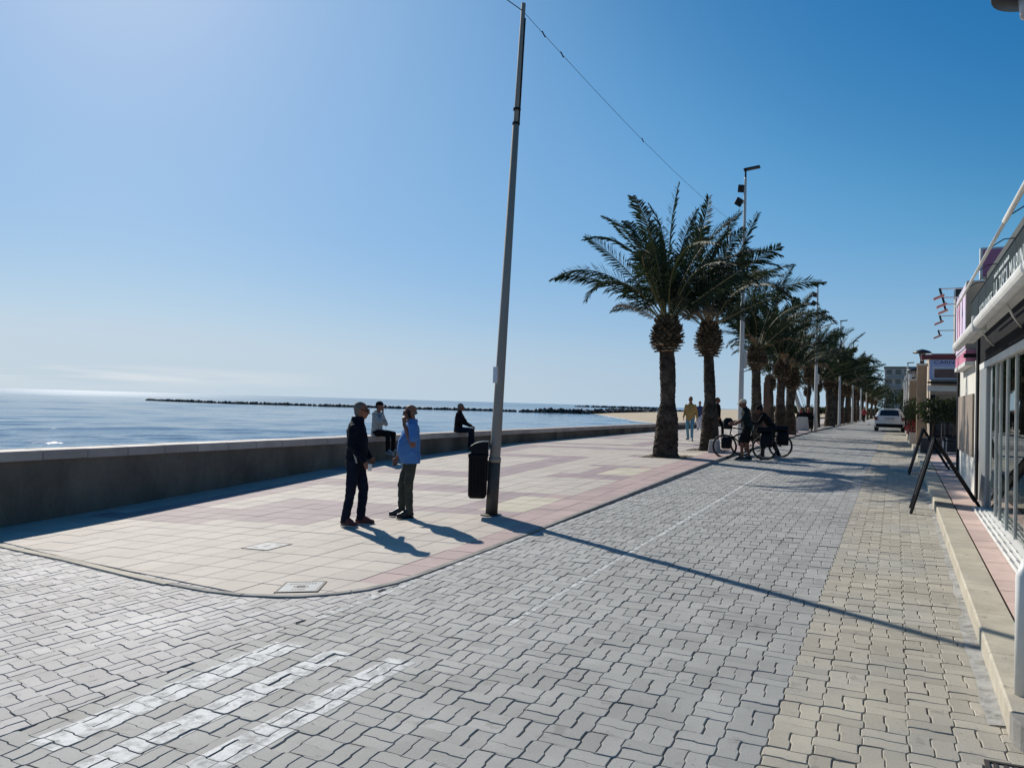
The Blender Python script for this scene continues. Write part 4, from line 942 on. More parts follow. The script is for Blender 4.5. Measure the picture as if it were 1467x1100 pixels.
def make_boot(r, h, seed, dense=1.):
    rnb = random.Random(seed); mb = MB(); prof = []
    for k in range(9):
        f_ = k / 8; prof.append((r * .93 * (.48 + .5 * math.sin(math.pi * f_ ** .72)), h * f_))
    mb.lathe(prof, n=16, mi=0)
    rows = 13
    for k in range(rows):
        f_ = k / rows; z = h * f_; rr_ = r * (.5 + .5 * math.sin(math.pi * f_ ** .72)); cnt_ = int(15 * dense)
        for i in range(cnt_):
            a = 2 * math.pi * (i + .5 * (k % 2)) / cnt_ + rnb.uniform(-.08, .08); out = Vector((math.cos(a), math.sin(a), 0)); tg = Vector((-math.sin(a), math.cos(a), 0))
            b0 = out * rr_ * .85 + Vector((0, 0, z)); L2 = rnb.uniform(.10, .17) * r / .4; el = R(-5 + 70 * f_) + rnb.uniform(-.2, .2)
            d = out * math.cos(el) + Vector((0, 0, math.sin(el))); w = rnb.uniform(.05, .08) * r / .4; th = .02
            up = (Vector((0, 0, 1)) * math.cos(el) - out * math.sin(el)); tip = b0 + d * L2
            mi = 1 if (k < 4 and rnb.random() < .5) else 0
            mb.add([b0 - tg * w - up * th, b0 + tg * w - up * th, b0 + tg * w + up * th, b0 - tg * w + up * th, tip - tg * w * .6 - up * th * .6, tip + tg * w * .6 - up * th * .6, tip + tg * w * .5 + up * th * .6, tip - tg * w * .5 + up * th * .6],
                   [(4, 5, 6, 7), (0, 1, 5, 4), (1, 2, 6, 5), (2, 3, 7, 6), (3, 0, 4, 7)], mi)
    return mb
def palm(t, s, z, trunk_h, lab, n_fr=44, scale=1., r0=.29, r1=.2, seed=0, az0=0, wind=0.):
    rp = random.Random(seed); o = empty('palm_tree', (t, s, z), label=lab, cat='palm tree', group='date palms along the promenade')
    tm_, top = make_trunk(trunk_h, r0, r1, seed); tm_.build('trunk', 'trunk', o)
    bh = 1.12 * scale * rp.uniform(.88, 1.05); bt = make_boot(rp.uniform(.41, .45) * scale, bh, seed); b = bt.build('leaf_base_bulge', ['boot', 'boot_cut'], o); b.location = (top[0], top[1], trunk_h - .08)
    c = Vector((top[0], top[1], trunk_h + bh - .12))
    for k in range(n_fr):
        f_ = (k + .5) / n_fr
        idx = [0, 7, 1, 8, 2, 9, 3, 4, 5, 6][min(9, max(0, int(f_ ** .9 * 9.6 + rp.uniform(-.8, .8))))]
        a = az0 + k * 2.39996 + rp.uniform(-.3, .3); ls = scale * rp.uniform(.84, 1.06) * (rp.uniform(.42, .7) if f_ > .84 else 1)
        rr_ = (.06 + .13 * f_) * scale
        q = Matrix.Translation(c + Vector((rr_ * math.cos(a), rr_ * math.sin(a), -.2 * f_ * scale))) @ Matrix.Rotation(wind, 4, 'Y') @ Matrix.Rotation(a, 4, 'Z') @ Matrix.Rotation(rp.uniform(-.13, .13), 4, 'Y') @ Matrix.Rotation(rp.uniform(-.9, .9), 4, 'X') @ Matrix.Scale(ls, 4)
        fo = inst('frond', DEAD if f_ > .86 and rp.random() < .5 else FR[idx], o, q)
    return o
PL = [ # x px handled beforehand: t, s, bulge bottom height above ground
 (-5.75, 21.2, 3.06, .94, 34, 'nearest palm, left end of the row, full round crown and banded trunk', .31, .215),
 (-5.2, 24.3, 3.08, .88, 28, 'second palm from the left, standing close behind the nearest one', .27, .175),
 (-4.85, 31.3, 2.95, .86, 28, 'third palm from the left, trunk just right of the tall white lamp post', .26, .19),
 (-4.68, 37.0, 2.7, .84, 28, 'fourth palm from the left, left trunk of a close pair behind the cyclists', .27, .2),
 (-4.6, 39.4, 2.3, .88, 30, 'fifth palm from the left, right trunk of the close pair behind the cyclists', .3, .22),
 (-5.1, 53., 3.1, .85, 26, 'slender palm just left of the second white lamp post', .19, .13),
 (-5.0, 58.5, 2.6, .8, 26, 'thin palm trunk right behind the second lamp post', .2, .14),
 (-4.55, 64., 2.9, 1.0, 32, 'thick trunked palm right of the second lamp post', .36, .28),
 (-4.5, 69.5, 2.7, .95, 32, 'eighth palm along the kerb, in the dense middle of the row', .27, .2),
 (-4.6, 74.5, 2.9, .95, 32, 'ninth palm along the kerb, in the dense middle of the row', .27, .2),
 (-4.55, 79., 2.7, 1.0, 32, 'tenth palm along the kerb, left of the third lamp post', .27, .2),
 (-4.5, 85.5, 2.9, .95, 30, 'eleventh palm along the kerb, right of the third lamp post', .28, .2),
 (-4.6, 91., 2.8, .95, 30, 'twelfth palm along the kerb', .28, .2),
 (-4.4, 100., 3.0, 1.0, 30, 'thirteenth palm along the kerb', .28, .2),
 (-4.4, 111., 2.8, 1.0, 28, 'fourteenth palm along the kerb, just left of the white car', .28, .2),
 (-4.3, 124., 2.8, 1.0, 28, 'fifteenth palm, far along the kerb', .28, .2),
 (-4.2, 140., 2.8, 1.0, 26, 'sixteenth palm, far along the kerb', .28, .2),
 (-4.1, 160., 2.8, 1.0, 26, 'second last palm of the row', .28, .2),
 (-4.0, 185., 2.8, 1.0, 26, 'last palm of the row at the far end of the street', .28, .2),
 (-8.6, 62., 2.9, .9, 28, 'palm set back on the promenade in the middle distance', .22, .16),
 (-8.4, 88., 2.9, .9, 26, 'palm set back on the promenade, farthest from the kerb', .22, .16)]
for k, (t, s, h, sc_, nf, lab, ra, rb) in enumerate(PL):
    palm(t, s, zp(t, s) - .03, h, lab, nf, sc_, ra, rb, seed=k + 1, az0=k * 1.3, wind=R(3))

# ------------------------------------------------------------------ lamp posts
def lamp(t, s, h, lab, full=True):
    z = zp(t, s); o = empty('lamp_post', (t, s, z), label=lab, cat='lamp post', group='white lamp posts along the kerb')
    MB().lathe([(.1, 0), (.1, .02), (.098, .6), (.09, 2.6), (.085, 2.62), (.07, 5.2), (.064, 5.22), (.045, h - .3), (.04, h - .25)], n=14).build('pole', 'lamp_white', o, True)
    MB().tube([(0, 0, h - .26), (0, 0, h - .02), (.06, 0, h + .02)], .035, 8).build('neck', 'darkmetal', o)
    MB().cbox(-.06, .5, -.1, .1, h, h + .07, .015, mtx=Matrix.Translation((0, 0, h)) @ Matrix.Rotation(R(-6), 4, 'Y') @ Matrix.Translation((0, 0, -h))).build('lamp_head', 'darkmetal', o)
    if full:
        for dx, dz, dy, ang in ((-.2, -1.12, -.05, 35), (-.13, -.62, .05, 10), (.1, -.7, 0, 0)):
            f_ = MB().cbox(-.13, .13, -.05, .05, -.13, .13, .012, mtx=Matrix.Translation((dx, dy, h + dz)) @ Matrix.Rotation(R(ang), 4, 'Y') @ Matrix.Rotation(R(25), 4, 'X'))
            if dx < 0: f_.build('floodlight', 'darkmetal', o); MB().tube([(0, 0, h + dz - .02), (dx * .6, dy, h + dz - .05)], .015, 5).build('bracket', 'darkmetal', o)
        MB().cbox(.07, .17, -.05, .05, 2.7, 3.3, .01).build('junction_box', 'lamp_white', o)
    return o
for k, (t, s, h, lab) in enumerate([(-4.9, 27.9, 9.75, 'nearest white lamp post, rising beside the third palm with two floodlights'), (-4.17, 47.9, 8.55, 'second white lamp post with dark head above the palms'), (-4.1, 67.9, 8.5, 'third white lamp post, mostly hidden among the palm crowns'), (-4.05, 87.9, 8.5, 'fourth white lamp post along the kerb'), (-4.0, 108, 8.5, 'fifth white lamp post along the kerb'), (-4.0, 128, 8.5, 'sixth white lamp post, far down the kerb'), (.9, 75, 5.5, 'thin pale post on the shop side right of the car'), (.95, 95, 5.5, 'second thin pale post on the shop side'), (1.0, 115, 5.5, 'third thin pale post on the shop side')]):
    lamp(t, s, h, lab, k < 2)
# ------------------------------------------------------------------ tall leaning pole, bin, cable
pb = Vector((-5.38, 10.19, zp(-5.38, 10.19))); pt = Vector((-5.09, 10.2, 7.74)); dv = pt - pb
pole = empty('tall_pole', pb, label='tall thin leaning taupe pole beside the two standing men', cat='pole')
def at(f_): return dv * f_
MB().tube([at(0), at(.105)], [.091, .088], 16).build('base_sleeve', 'polebase', pole, True)
MB().tube([at(.105), at(.108), at(.19), at(.192), at(.765)], [.082, .08, .078, .075, .05], 16).build('lower_shaft', 'pole', pole, True)
MB().tube([at(.765), at(.77), at(1)], [.043, .042, .033], 12).build('upper_shaft', 'pole', pole, True)
MB().tube([at(.103), at(.112)], .093, 16).build('collar', 'pole', pole, True)
MB().lathe([(.17, -.01), (.16, .012), (.11, .02)], n=16).build('foot_plate', 'iron', pole)
for f_ in (.762, .79): MB().tube([at(f_), at(f_ + .004)], .06, 10).build('strap', 'black', pole)
MB().tube([at(.76) + Vector((.05, 0, 0)), at(.97) + Vector((.042, 0, 0))], .012, 5).build('conduit', 'black', pole)
nb = at(.275); nd = -cr.copy(); MB().cbox(-.045, .045, -.003, .0, -.14, .1, .002, mtx=Matrix.Translation(nb + Vector((-.045, -.074, 0)) ) @ Matrix.Rotation(R(-15), 4, 'Z')).build('notice', 'paper', pole)
bn_z = .32
bdir = Vector((-.894, -.447, 0)); bc = pb + Vector((dv.x, dv.y, 0)) * .1 + bdir * .245
bn = empty('litter_bin', (bc.x, bc.y, bn_z), yaw, label='black plastic litter bin with domed lid hung on the tall pole', cat='bin')
def rrect(w, d, r, z, n=4): 
    out = []
    for cx, cy, a0 in ((w - r, d - r, 0), (-w + r, d - r, 90), (-w + r, -d + r, 180), (w - r, -d + r, 270)):
        for k in range(n + 1): a = R(a0 + 90 * k / n); out.append((cx + r * math.cos(a), cy + r * math.sin(a), z))
    return out
def loft(rings, mb=None):
    mb = mb or MB(); n = len(rings[0]); vs = [v for r in rings for v in r]
    fs = [(i * n + k, i * n + (k + 1) % n, (i + 1) * n + (k + 1) % n, (i + 1) * n + k) for i in range(len(rings) - 1) for k in range(n)] + [tuple(range(n - 1, -1, -1)), tuple(range((len(rings) - 1) * n, len(rings) * n))]
    return mb.add(vs, fs)
loft([rrect(.11, .15, .04, 0), rrect(.135, .175, .05, .04), rrect(.14, .18, .05, .6), rrect(.148, .188, .05, .61), rrect(.148, .188, .05, .66)]).build('bin_body', 'black_plastic', bn, True)
for k in range(5): MB().cbox(-.1 + .05 * k - .008, -.1 + .05 * k + .008, -.19, -.178, .08, .58, .004).build('rib', 'black_plastic', bn)
nk_ = loft([rrect(.125, .17, .04, .665), rrect(.125, .17, .04, .72)]).build('bin_neck', 'black', bn); nk_.location = (.02, 0, 0)
hood = MB(); hp_ = [(-.15, .70), (-.15, .725), (-.12, .765), (-.06, .805), (.0, .828), (.07, .84), (.148, .84), (.148, .70)]
hood.add([(x, -.185, z) for x, z in hp_] + [(x, .185, z) for x, z in hp_], [tuple(range(8)), tuple(range(15, 7, -1))] + [(k, 8 + k, 8 + (k + 1) % 8, (k + 1) % 8) for k in range(8)]); hood.build('bin_lid', 'black_plastic', bn)
MB().box(.14, .2, -.03, .03, .25, .55).build('bracket', 'darkmetal', bn)
# overhead cable
cab = MB(); P0 = pb + at(.985); P1 = Vector((-4.9, 27.9, zp(-4.9, 27.9) + 7.6))
def sag(a, b, sg, n=24): return [a.lerp(b, k / n) + Vector((0, 0, -sg * 4 * (k / n) * (1 - k / n))) for k in range(n + 1)]
cab.tube(sag(P0, P1, .25), .004, 5); cab.tube(sag(P0, Vector((-7.2, -2, 8.6)), .3), .007, 5)
for f_ in (.02, .045, .3): q = sag(P0, P1, .25)[int(f_ * 24) + 1]; cab.tube([q + Vector((0, -.06, .02)), q + Vector((0, .06, -.02))], .011, 5)
tag(cab.build('overhead_cable', 'black'), 'thin dark cable strung from the tall pole towards the palms', 'cable')
# ------------------------------------------------------------------ people
_tmp_i = [0]
def blob(prims, vox, smooth=2, name='m'):
    mb = MB()
    for p in prims:
        k = p[0]
        if k == 'c':       # capsule p0 p1 r0 r1 (flat)
            _, a, b, ra, rb = p[:5]; fl = p[5] if len(p) > 5 else 1.; a = Vector(a); b = Vector(b); d = (b - a); L_ = max(d.length, 1e-4); d = d / L_
            up = Vector(p[6]) if len(p) > 6 else (Vector((0, 0, 1)) if abs(d.z) < .9 else Vector((0, 1, 0))); x = d.cross(up).normalized(); y = x.cross(d).normalized()
            vs = []; n = 14; st = []
            for q in range(1, 6): an = math.pi / 2 * q / 5; st.append((-ra * math.cos(an), ra * math.sin(an)))
            for q in range(5): an = math.pi / 2 * q / 5; st.append((L_ + rb * math.sin(an), rb * math.cos(an)))
            vs = [a + d * z + x * (r * math.cos(2 * math.pi * i / n)) + y * (r * fl * math.sin(2 * math.pi * i / n)) for z, r in st for i in range(n)]
            m = len(st); fs = [(j * n + i, j * n + (i + 1) % n, (j + 1) * n + (i + 1) % n, (j + 1) * n + i) for j in range(m - 1) for i in range(n)]
            fs += [tuple(range(n - 1, -1, -1)), tuple(range((m - 1) * n, m * n))]; mb.add(vs, fs)
        elif k == 'e':     # ellipsoid centre radii (rot euler)
            _, c, r = p[:3]; rot = Euler(p[3]).to_matrix() if len(p) > 3 else Matrix.Identity(3); vs = []; n = 16; m = 9; c = Vector(c)
            for j in range(1, m):
                t = math.pi * j / m
                for i in range(n): vs.append(c + rot @ Vector((r[0] * math.sin(t) * math.cos(2 * math.pi * i / n), r[1] * math.sin(t) * math.sin(2 * math.pi * i / n), -r[2] * math.cos(t))))
            fs = [(j * n + i, j * n + (i + 1) % n, (j + 1) * n + (i + 1) % n, (j + 1) * n + i) for j in range(m - 2) for i in range(n)] + [tuple(range(n - 1, -1, -1)), tuple(range((m - 2) * n, (m - 1) * n))]
            mb.add(vs, fs)
        elif k == 'l':     # loft of ellipses (cx,cy,cz,rx,ry)
            n = 20; vs = []
            for (cx, cy, cz, rx, ry) in p[1]: vs += [(cx + rx * math.cos(2 * math.pi * i / n), cy + ry * math.sin(2 * math.pi * i / n), cz) for i in range(n)]
            m = len(p[1]); fs = [(j * n + i, j * n + (i + 1) % n, (j + 1) * n + (i + 1) % n, (j + 1) * n + i) for j in range(m - 1) for i in range(n)] + [tuple(range(n - 1, -1, -1)), tuple(range((m - 1) * n, m * n))]
            mb.add(vs, fs)
    me = bpy.data.meshes.new(name); me.from_pydata(mb.v, [], mb.f); ob = bpy.data.objects.new('t', me)
    r = ob.modifiers.new('r', 'REMESH'); r.mode = 'VOXEL'; r.voxel_size = vox; r.use_smooth_shade = True
    if smooth: s_ = ob.modifiers.new('s', 'SMOOTH'); s_.factor = .5; s_.iterations = smooth
    out = evaluated(ob); out.name = name
    return out
def put(name, me, m, parent, folds=True):
    me.materials.clear(); me.materials.append(M[m])
    if folds and name in ('top', 'trousers', 'shorts'):      # folds and creases in the cloth
        nv = len(me.vertices); co = np.empty(nv * 3); me.vertices.foreach_get('co', co); no = np.empty(nv * 3); me.vertices.foreach_get('normal', no)
        co = co.reshape(-1, 3); no = no.reshape(-1, 3); am = .011 if name == 'top' else .009
        q_ = np.array([noise.noise(Vector((x * 9, y * 9, z * 14 + (x + y) * 6))) + .5 * noise.noise(Vector((x * 22 + 5, y * 22, z * 26))) for x, y, z in co])
        me.vertices.foreach_set('co', (co + no * q_[:, None] * am).ravel())
    me.polygons.foreach_set('use_smooth', [True] * len(me.polygons)); return inst(name, me, parent)
def V3(*a): return Vector(a)
def hand(wrist, d, palm_n, curl=.6, s=1., thumb=1):
    """capsules of a palm, four unequal bent fingers and a thumb; d: pointing direction, palm_n: palm normal"""
    d = Vector(d).normalized(); n = Vector(palm_n).normalized(); n = (n - d * n.dot(d)).normalized(); sd_ = d.cross(n) * thumb; w = Vector(wrist); pr = []
    pc = w + d * .05 * s; pr.append(('c', w + d * .012 * s, w + d * .08 * s, .026 * s, .036 * s, .5, n))
    for k, (o, l) in enumerate(((.027, .072), (.009, .08), (-.01, .074), (-.028, .058))):
        b = w + d * .082 * s + sd_ * o * s; c1 = curl * .7; c2 = curl * 1.5
        m = b + (d * math.cos(c1) + n * math.sin(c1)) * l * .5 * s; t = m + (d * math.cos(c2) + n * math.sin(c2)) * l * .5 * s
        pr += [('c', b, m, .0095 * s, .0088 * s), ('c', m, t, .0088 * s, .0075 * s)]
    b = w + d * .03 * s + sd_ * .03 * s; m = b + (d * .7 + sd_ * .6 + n * .3).normalized() * .035 * s; t = m + (d * .85 + sd_ * .1 + n * .5).normalized() * .03 * s
    pr += [('c', b, m, .012 * s, .010 * s), ('c', m, t, .010 * s, .0085 * s)]
    return pr
def person(loc, rz, lab, J, wear, H=1.0, vox=.011, props=None, skin='skin', group=None, cat='person', hv=None, aw_=1.):
    """J: joints in the person's own frame, x to their right, y forward."""
    o = empty('person', loc, rz, label=lab, cat=cat, group=group); S = H; v = lambda k: Vector(J[k]) * S
    hc = v('head'); nk = v('neck'); hd = Euler(J.get('hrot', (0, 0, 0))).to_matrix()
    P3 = lambda x, y, z: hc + hd @ Vector((x, y, z)) * S
    rot = J.get('hrot', (0, 0, 0))
    pr = [('e', P3(0, -.012, .028), (.075 * S, .094 * S, .09 * S), rot), ('e', P3(0, .022, -.035), (.06 * S, .07 * S, .078 * S), rot), ('e', P3(0, .05, -.085), (.033 * S, .035 * S, .028 * S), rot),
          ('c', P3(0, .088, .012), P3(0, .108, -.028), .010 * S, .016 * S), ('e', P3(0, .082, .022), (.048 * S, .016 * S, .014 * S), rot), ('e', P3(0, .086, -.058), (.024 * S, .012 * S, .010 * S), rot),
          ('c', P3(0, -.02, -.06), nk + V3(0, -.0, -.04) * S, .052 * S, .06 * S)]
    for sg in (-1, 1): pr += [('e', P3(sg * .075, -.008, -.008), (.011 * S, .02 * S, .032 * S), rot), ('e', P3(sg * .04, .06, -.02), (.022 * S, .022 * S, .02 * S), rot)]
    tor = [(Vector(c[:3]) * S, c[3] * S, c[4] * S) for c in J['torso']]
    pr.append(('l', [(c.x, c.y, c.z, rx * .84, ry * .84) for c, rx, ry in tor]))
    top_prims, leg_prims, shoe_prims, sole_prims = [], [], [], []
    top_prims.append(('l', [(c.x, c.y, c.z, rx, ry) for c, rx, ry in tor]))
    for sd in 'LR':
        sh, el, wr = v('sh' + sd), v('el' + sd), v('wr' + sd); kn, an, hp = v('kn' + sd), v('an' + sd), v('hp' + sd); toe = Vector(J['toe' + sd]).normalized()
        pr += [('c', sh, el, .047 * S * aw_, .04 * S * aw_), ('c', el, el.lerp(wr, .35), .04 * S * aw_, .041 * S * aw_), ('c', el.lerp(wr, .35), wr, .041 * S * aw_, .026 * S * aw_, .85)]
        pr += hand(wr, J['hd' + sd], J.get('pn' + sd, (0, 0, -1)), J.get('cu' + sd, .6), S, 1 if sd == 'R' else -1)
        pr += [('c', hp, kn, .078 * S, .052 * S), ('c', kn, an, .052 * S, .036 * S), ('e', kn.lerp(an, .25) - V3(0, .018, 0) * S, (.042 * S, .045 * S, .1 * S)), ('c', an, an + toe * .12 * S + V3(0, 0, -.04) * S, .035 * S, .028 * S, .8)]
        sl = wear.get('sleeve', 1.)
        top_prims += [('c', sh, sh.lerp(el, min(1, sl * 2)), .062 * S * aw_, (.053 if sl > .4 else .064) * S * aw_)]
        if sl > .5: top_prims += [('c', el, el.lerp(wr, (sl - .5) * 2 * .97), .052 * S, .037 * S)]
        lg = wear.get('leg', 1.); w2 = wear.get('legw', 1.)
        leg_prims += [('c', hp, hp.lerp(kn, min(1, lg * 2)), .095 * S * w2, (.068 if lg > .5 else .085) * S * w2)]
        if lg > .5: leg_prims += [('c', kn, kn.lerp(an, (lg - .5) * 2 * 1.0) + V3(0, -.01, 0) * S, .066 * S * w2, .056 * S * w2)]
        shoe_prims += [('c', an + V3(0, 0, -.03) * S - toe * .035 * S, an + toe * .15 * S + V3(0, 0, -.05) * S, .05 * S, .042 * S, .9), ('c', an + V3(0, 0, .0) * S + toe * .03 * S, an + toe * .1 * S + V3(0, 0, -.035) * S, .046 * S, .042 * S), ('c', an + V3(0, 0, .0) * S, an + V3(0, 0, -.04) * S, .043 * S, .046 * S)]
        sole_prims += [('c', an + V3(0, 0, -.075) * S - toe * .045 * S, an + toe * .165 * S + V3(0, 0, -.078) * S, .046 * S, .040 * S, .34)]
    pel = v('pelvis'); leg_prims += [('e', pel, (.16 * S * wear.get('hipw', 1), .105 * S, .11 * S))]; pr += [('e', pel, (.14 * S, .1 * S, .1 * S))]
    if wear.get('collar'): top_prims.append(('l', [((nk.x), nk.y - .005 * S, nk.z - .07 * S, .09 * S, .08 * S), (nk.x, nk.y - .008 * S, nk.z + .01 * S, .078 * S, .075 * S)]))
    if wear.get('hood'): top_prims.append(('e', nk + V3(0, -.07, -.05) * S, (.085 * S, .06 * S, .06 * S)))
    put('body', blob(pr, hv or vox * .72, 2, 'body'), skin, o)
    tp = put('top', blob(top_prims, vox, 3, 'top'), wear['top'], o, vox < .0135); put('trousers' if wear.get('leg', 1) > .7 else 'shorts', blob(leg_prims, vox, 3, 'legs'), wear['bottom'], o, vox < .0135)
    for nm, prs, mt in (('shoes', shoe_prims, wear['shoe']), ('soles', sole_prims, wear.get('sole', 'sole'))):
        h_ = len(prs) // 2
        for q in (prs[:h_], prs[h_:]): put(nm[:-1], blob(q, vox * .9, 2, nm), mt, o)
    if wear.get('hair'):
        put('hair', blob([('e', P3(0, -.03, .038), (.08 * S, .088 * S, .09 * S), rot), ('e', P3(0, -.05, -.02), (.07 * S, .055 * S, .07 * S), rot)], vox, 2, 'hair'), wear['hair'], o)
    if wear.get('cap'):
        put('cap', blob([('e', P3(0, -.008, .055), (.086 * S, .104 * S, .075 * S), rot), ('c', P3(-.0, .06, .045), P3(0, .145, .032), .06 * S, .045 * S, .16)] if wear.get('capbill', 1) else [('e', P3(0, -.02, .048), (.088 * S, .108 * S, .088 * S), rot)], vox * .9, 2, 'cap'), wear['cap'], o)
    if wear.get('shades'):
        g = MB()
        for sg in (-1, 1): g.cbox(-.03, .03, -.006, .006, -.018, .018, .006, mtx=Matrix.Translation(P3(sg * .036, .098, .012)) @ hd.to_4x4() @ Matrix.Scale(S, 4)); g.box(-.004, .004, -.1, .0, -.004, .004, mtx=Matrix.Translation(P3(sg * .074, .09, .014)) @ hd.to_4x4() @ Matrix.Scale(S, 4))
        g.box(-.01, .01, -.004, .004, 0, .006, mtx=Matrix.Translation(P3(0, .1, .012)) @ hd.to_4x4() @ Matrix.Scale(S, 4)); g.build('sunglasses', 'black', o)
    for f in (props or []): f(o, S)
    return o
TOR = [(0, -.0, .80, .175, .125), (0, 0, .92, .178, .13), (0, .005, 1.05, .172, .128), (0, .01, 1.2, .178, .13), (0, 0, 1.32, .18, .118), (0, -.005, 1.4, .135, .095), (0, -.005, 1.46, .08, .068)]
def stand(**k):
    d = dict(head=(0, .02, 1.61), neck=(0, 0, 1.5), pelvis=(0, -.005, .92), torso=TOR, hpL=(-.09, 0, .9), hpR=(.09, 0, .9), knL=(-.11, .02, .49), knR=(.11, .02, .49), anL=(-.12, -.02, .09), anR=(.12, -.02, .09), toeL=(-.25, 1, 0), toeR=(.25, 1, 0),
             shL=(-.165, 0, 1.37), shR=(.165, 0, 1.37), elL=(-.225, -.03, 1.1), elR=(.225, -.03, 1.1), wrL=(-.24, .06, .88), wrR=(.24, .06, .88), hdL=(0, .25, -1), hdR=(0, .25, -1), pnL=(1, 0, 0), pnR=(-1, 0, 0))
    d.update(k); return d
def heading(x, y): return math.atan2(-x, y)     # rz so that local +y points to (x, y)
def cup(o, S): MB().lathe([(.026, 0), (.03, .09), (.031, .095)], (.24 * S, .27 * S, .83 * S), 12).build('paper_cup', 'white_paint', o)
def patch(o, S):
    MB().add([(.188, .075, .88), (.2, .03, 1.02), (.197, .045, 1.10), (.186, .09, 1.0)], [(0, 1, 2, 3)]).add([(.194, .077, .88), (.206, .032, 1.02), (.203, .047, 1.10), (.192, .092, 1.0)], [(3, 2, 1, 0)])
# man 1: dark jacket, faces the right side of the picture; his right side is towards us
m1p = Vector((-6.78, 8.72)); 
person((m1p.x, m1p.y, zp(*m1p)), heading(.93, .36), 'standing man in navy jacket, jeans and maroon shoes, facing the man in the blue shirt',
    stand(anL=(-.1, .07, .09), knL=(-.105, .09, .49), anR=(.1, -.09, .09), knR=(.105, -.03, .49), toeR=(.3, 1, 0), head=(0, .055, 1.615), hrot=(R(-3), 0, R(6)),
          elR=(.225, -.02, 1.14), wrR=(.235, .18, .92), hdR=(0, .55, -.8), cuR=1.0, elL=(-.22, .0, 1.14), wrL=(-.2, .14, .95), hdL=(.1, .5, -.8), cuL=.9,
          torso=[(0, -.0, .80, .18, .135), (0, 0, .92, .186, .145), (0, .005, 1.05, .18, .145), (0, .01, 1.2, .19, .145), (0, -.005, 1.33, .2, .13), (0, -.01, 1.42, .165, .105), (0, 0, 1.48, .09, .085)]),
    dict(top='navy', bottom='denim_dark', shoe='shoe_red', sole='sole', hair='hair_grey', shades=1, collar=1, legw=1.06), H=1.0, vox=.0095,
    props=[lambda o, S: MB().lathe([(.024, 0), (.03, .085), (.031, .09)], (.245, .27, .8), 12).build('paper_cup', 'white_paint', o),
           lambda o, S: put('pocket_patch', blob([('c', (.178, .06, .9), (.186, .02, 1.05), .014, .02, .9)], .006, 1, 'patch'), 'grey_hoodie', o),
           lambda o, S: put('collar', blob([('l', [(0, .0, 1.45, .098, .098), (0, .01, 1.53, .085, .09)])], .009, 1, 'collar'), 'navy', o)])
# man 2: blue polo, phone at his ear, faces left; his left side is towards us
m2p = Vector((-6.45, 9.6))
person((m2p.x, m2p.y, zp(*m2p)), heading(-.84, -.66), 'balding man in bright blue polo shirt holding a phone to his ear',
    stand(head=(0, .035, 1.61), hrot=(R(-3), 0, R(4)), anL=(-.11, .02, .09), knL=(-.115, .03, .49), anR=(.1, .12, .09), knR=(.1, .12, .5), toeL=(-.2, 1, 0), toeR=(.1, 1, 0),
          shL=(-.19, 0, 1.40), elL=(-.27, .0, 1.13), wrL=(-.13, .13, 1.43), hdL=(.3, .02, 1), pnL=(.9, -.4, .1), cuL=.5, shR=(.19, .0, 1.4), elR=(.25, .04, 1.13), wrR=(.21, .2, .9), hdR=(-.1, .35, -.95), pnR=(-1, 0, 0),
          torso=[(0, .005, .83, .19, .15), (0, .02, .92, .2, .168), (0, .045, 1.05, .19, .18), (0, .035, 1.18, .192, .168), (0, .01, 1.32, .205, .13), (0, -.005, 1.41, .17, .1), (0, -.0, 1.455, .09, .075)]),
    dict(top='blue_shirt', bottom='olive', shoe='shoe_black', sole='shoe_black', shades=1, sleeve=.34, collar=1), H=.965, vox=.0095, skin='skin',
    aw_=1.15, props=[lambda o, S: MB().cbox(-.004, .004, -.02, .02, -.06, .06, .003, mtx=Matrix.Translation(Vector((-.1, .06, 1.585)) * S) @ Matrix.Rotation(R(-20), 4, 'X')).build('phone', 'black', o),
           lambda o, S: put('hair', blob([('e', Vector((0, -.0, 1.605)) * S, (.077, .08, .035))], .009, 1, 'hair'), 'hair_grey', o)])
def sit(**k):
    t = [(0, 0, .0, .18, .13), (0, .01, .12, .175, .13), (0, .02, .26, .175, .13), (0, .03, .4, .19, .13), (0, .03, .5, .195, .12), (0, .03, .575, .15, .09), (0, .035, .62, .08, .068)]
    d = dict(head=(0, .08, .77), neck=(0, .045, .66), pelvis=(0, 0, .06), torso=t, hpL=(-.09, .02, .085), hpR=(.09, .02, .085), knL=(-.12, .43, .07), knR=(.12, .43, .07), anL=(-.11, .46, -.36), anR=(.1, .42, -.36), toeL=(-.2, 1, -.2), toeR=(.2, 1, -.2),
             shL=(-.18, .03, .56), shR=(.18, .03, .56), elL=(-.24, .08, .3), elR=(.24, .08, .3), wrL=(-.08, .3, .16), wrR=(.08, .3, .16), hdL=(.3, 1, -.3), hdR=(-.3, 1, -.3), pnL=(0, 0, -1), pnR=(0, 0, -1))
    d.update(k); return d
person((-12.02, 16.25, WT), heading(1, .12), 'man in pale grey sweater, dark cap and black trousers sitting on the sea wall',
    sit(wrL=(.1, .2, .36), elL=(-.23, .15, .3), hdL=(1, .1, .1), wrR=(.03, .19, .6), elR=(.2, .2, .34), hdR=(-.3, -.1, 1), pnR=(0, -1, 0), knL=(-.1, .45, .06), knR=(.14, .42, .07)),
    dict(top='grey_hoodie', bottom='black_cloth', shoe='shoe_grey', cap='black_cloth', capbill=1, hair='hair_dark', hood=1), H=1.0, vox=.012)
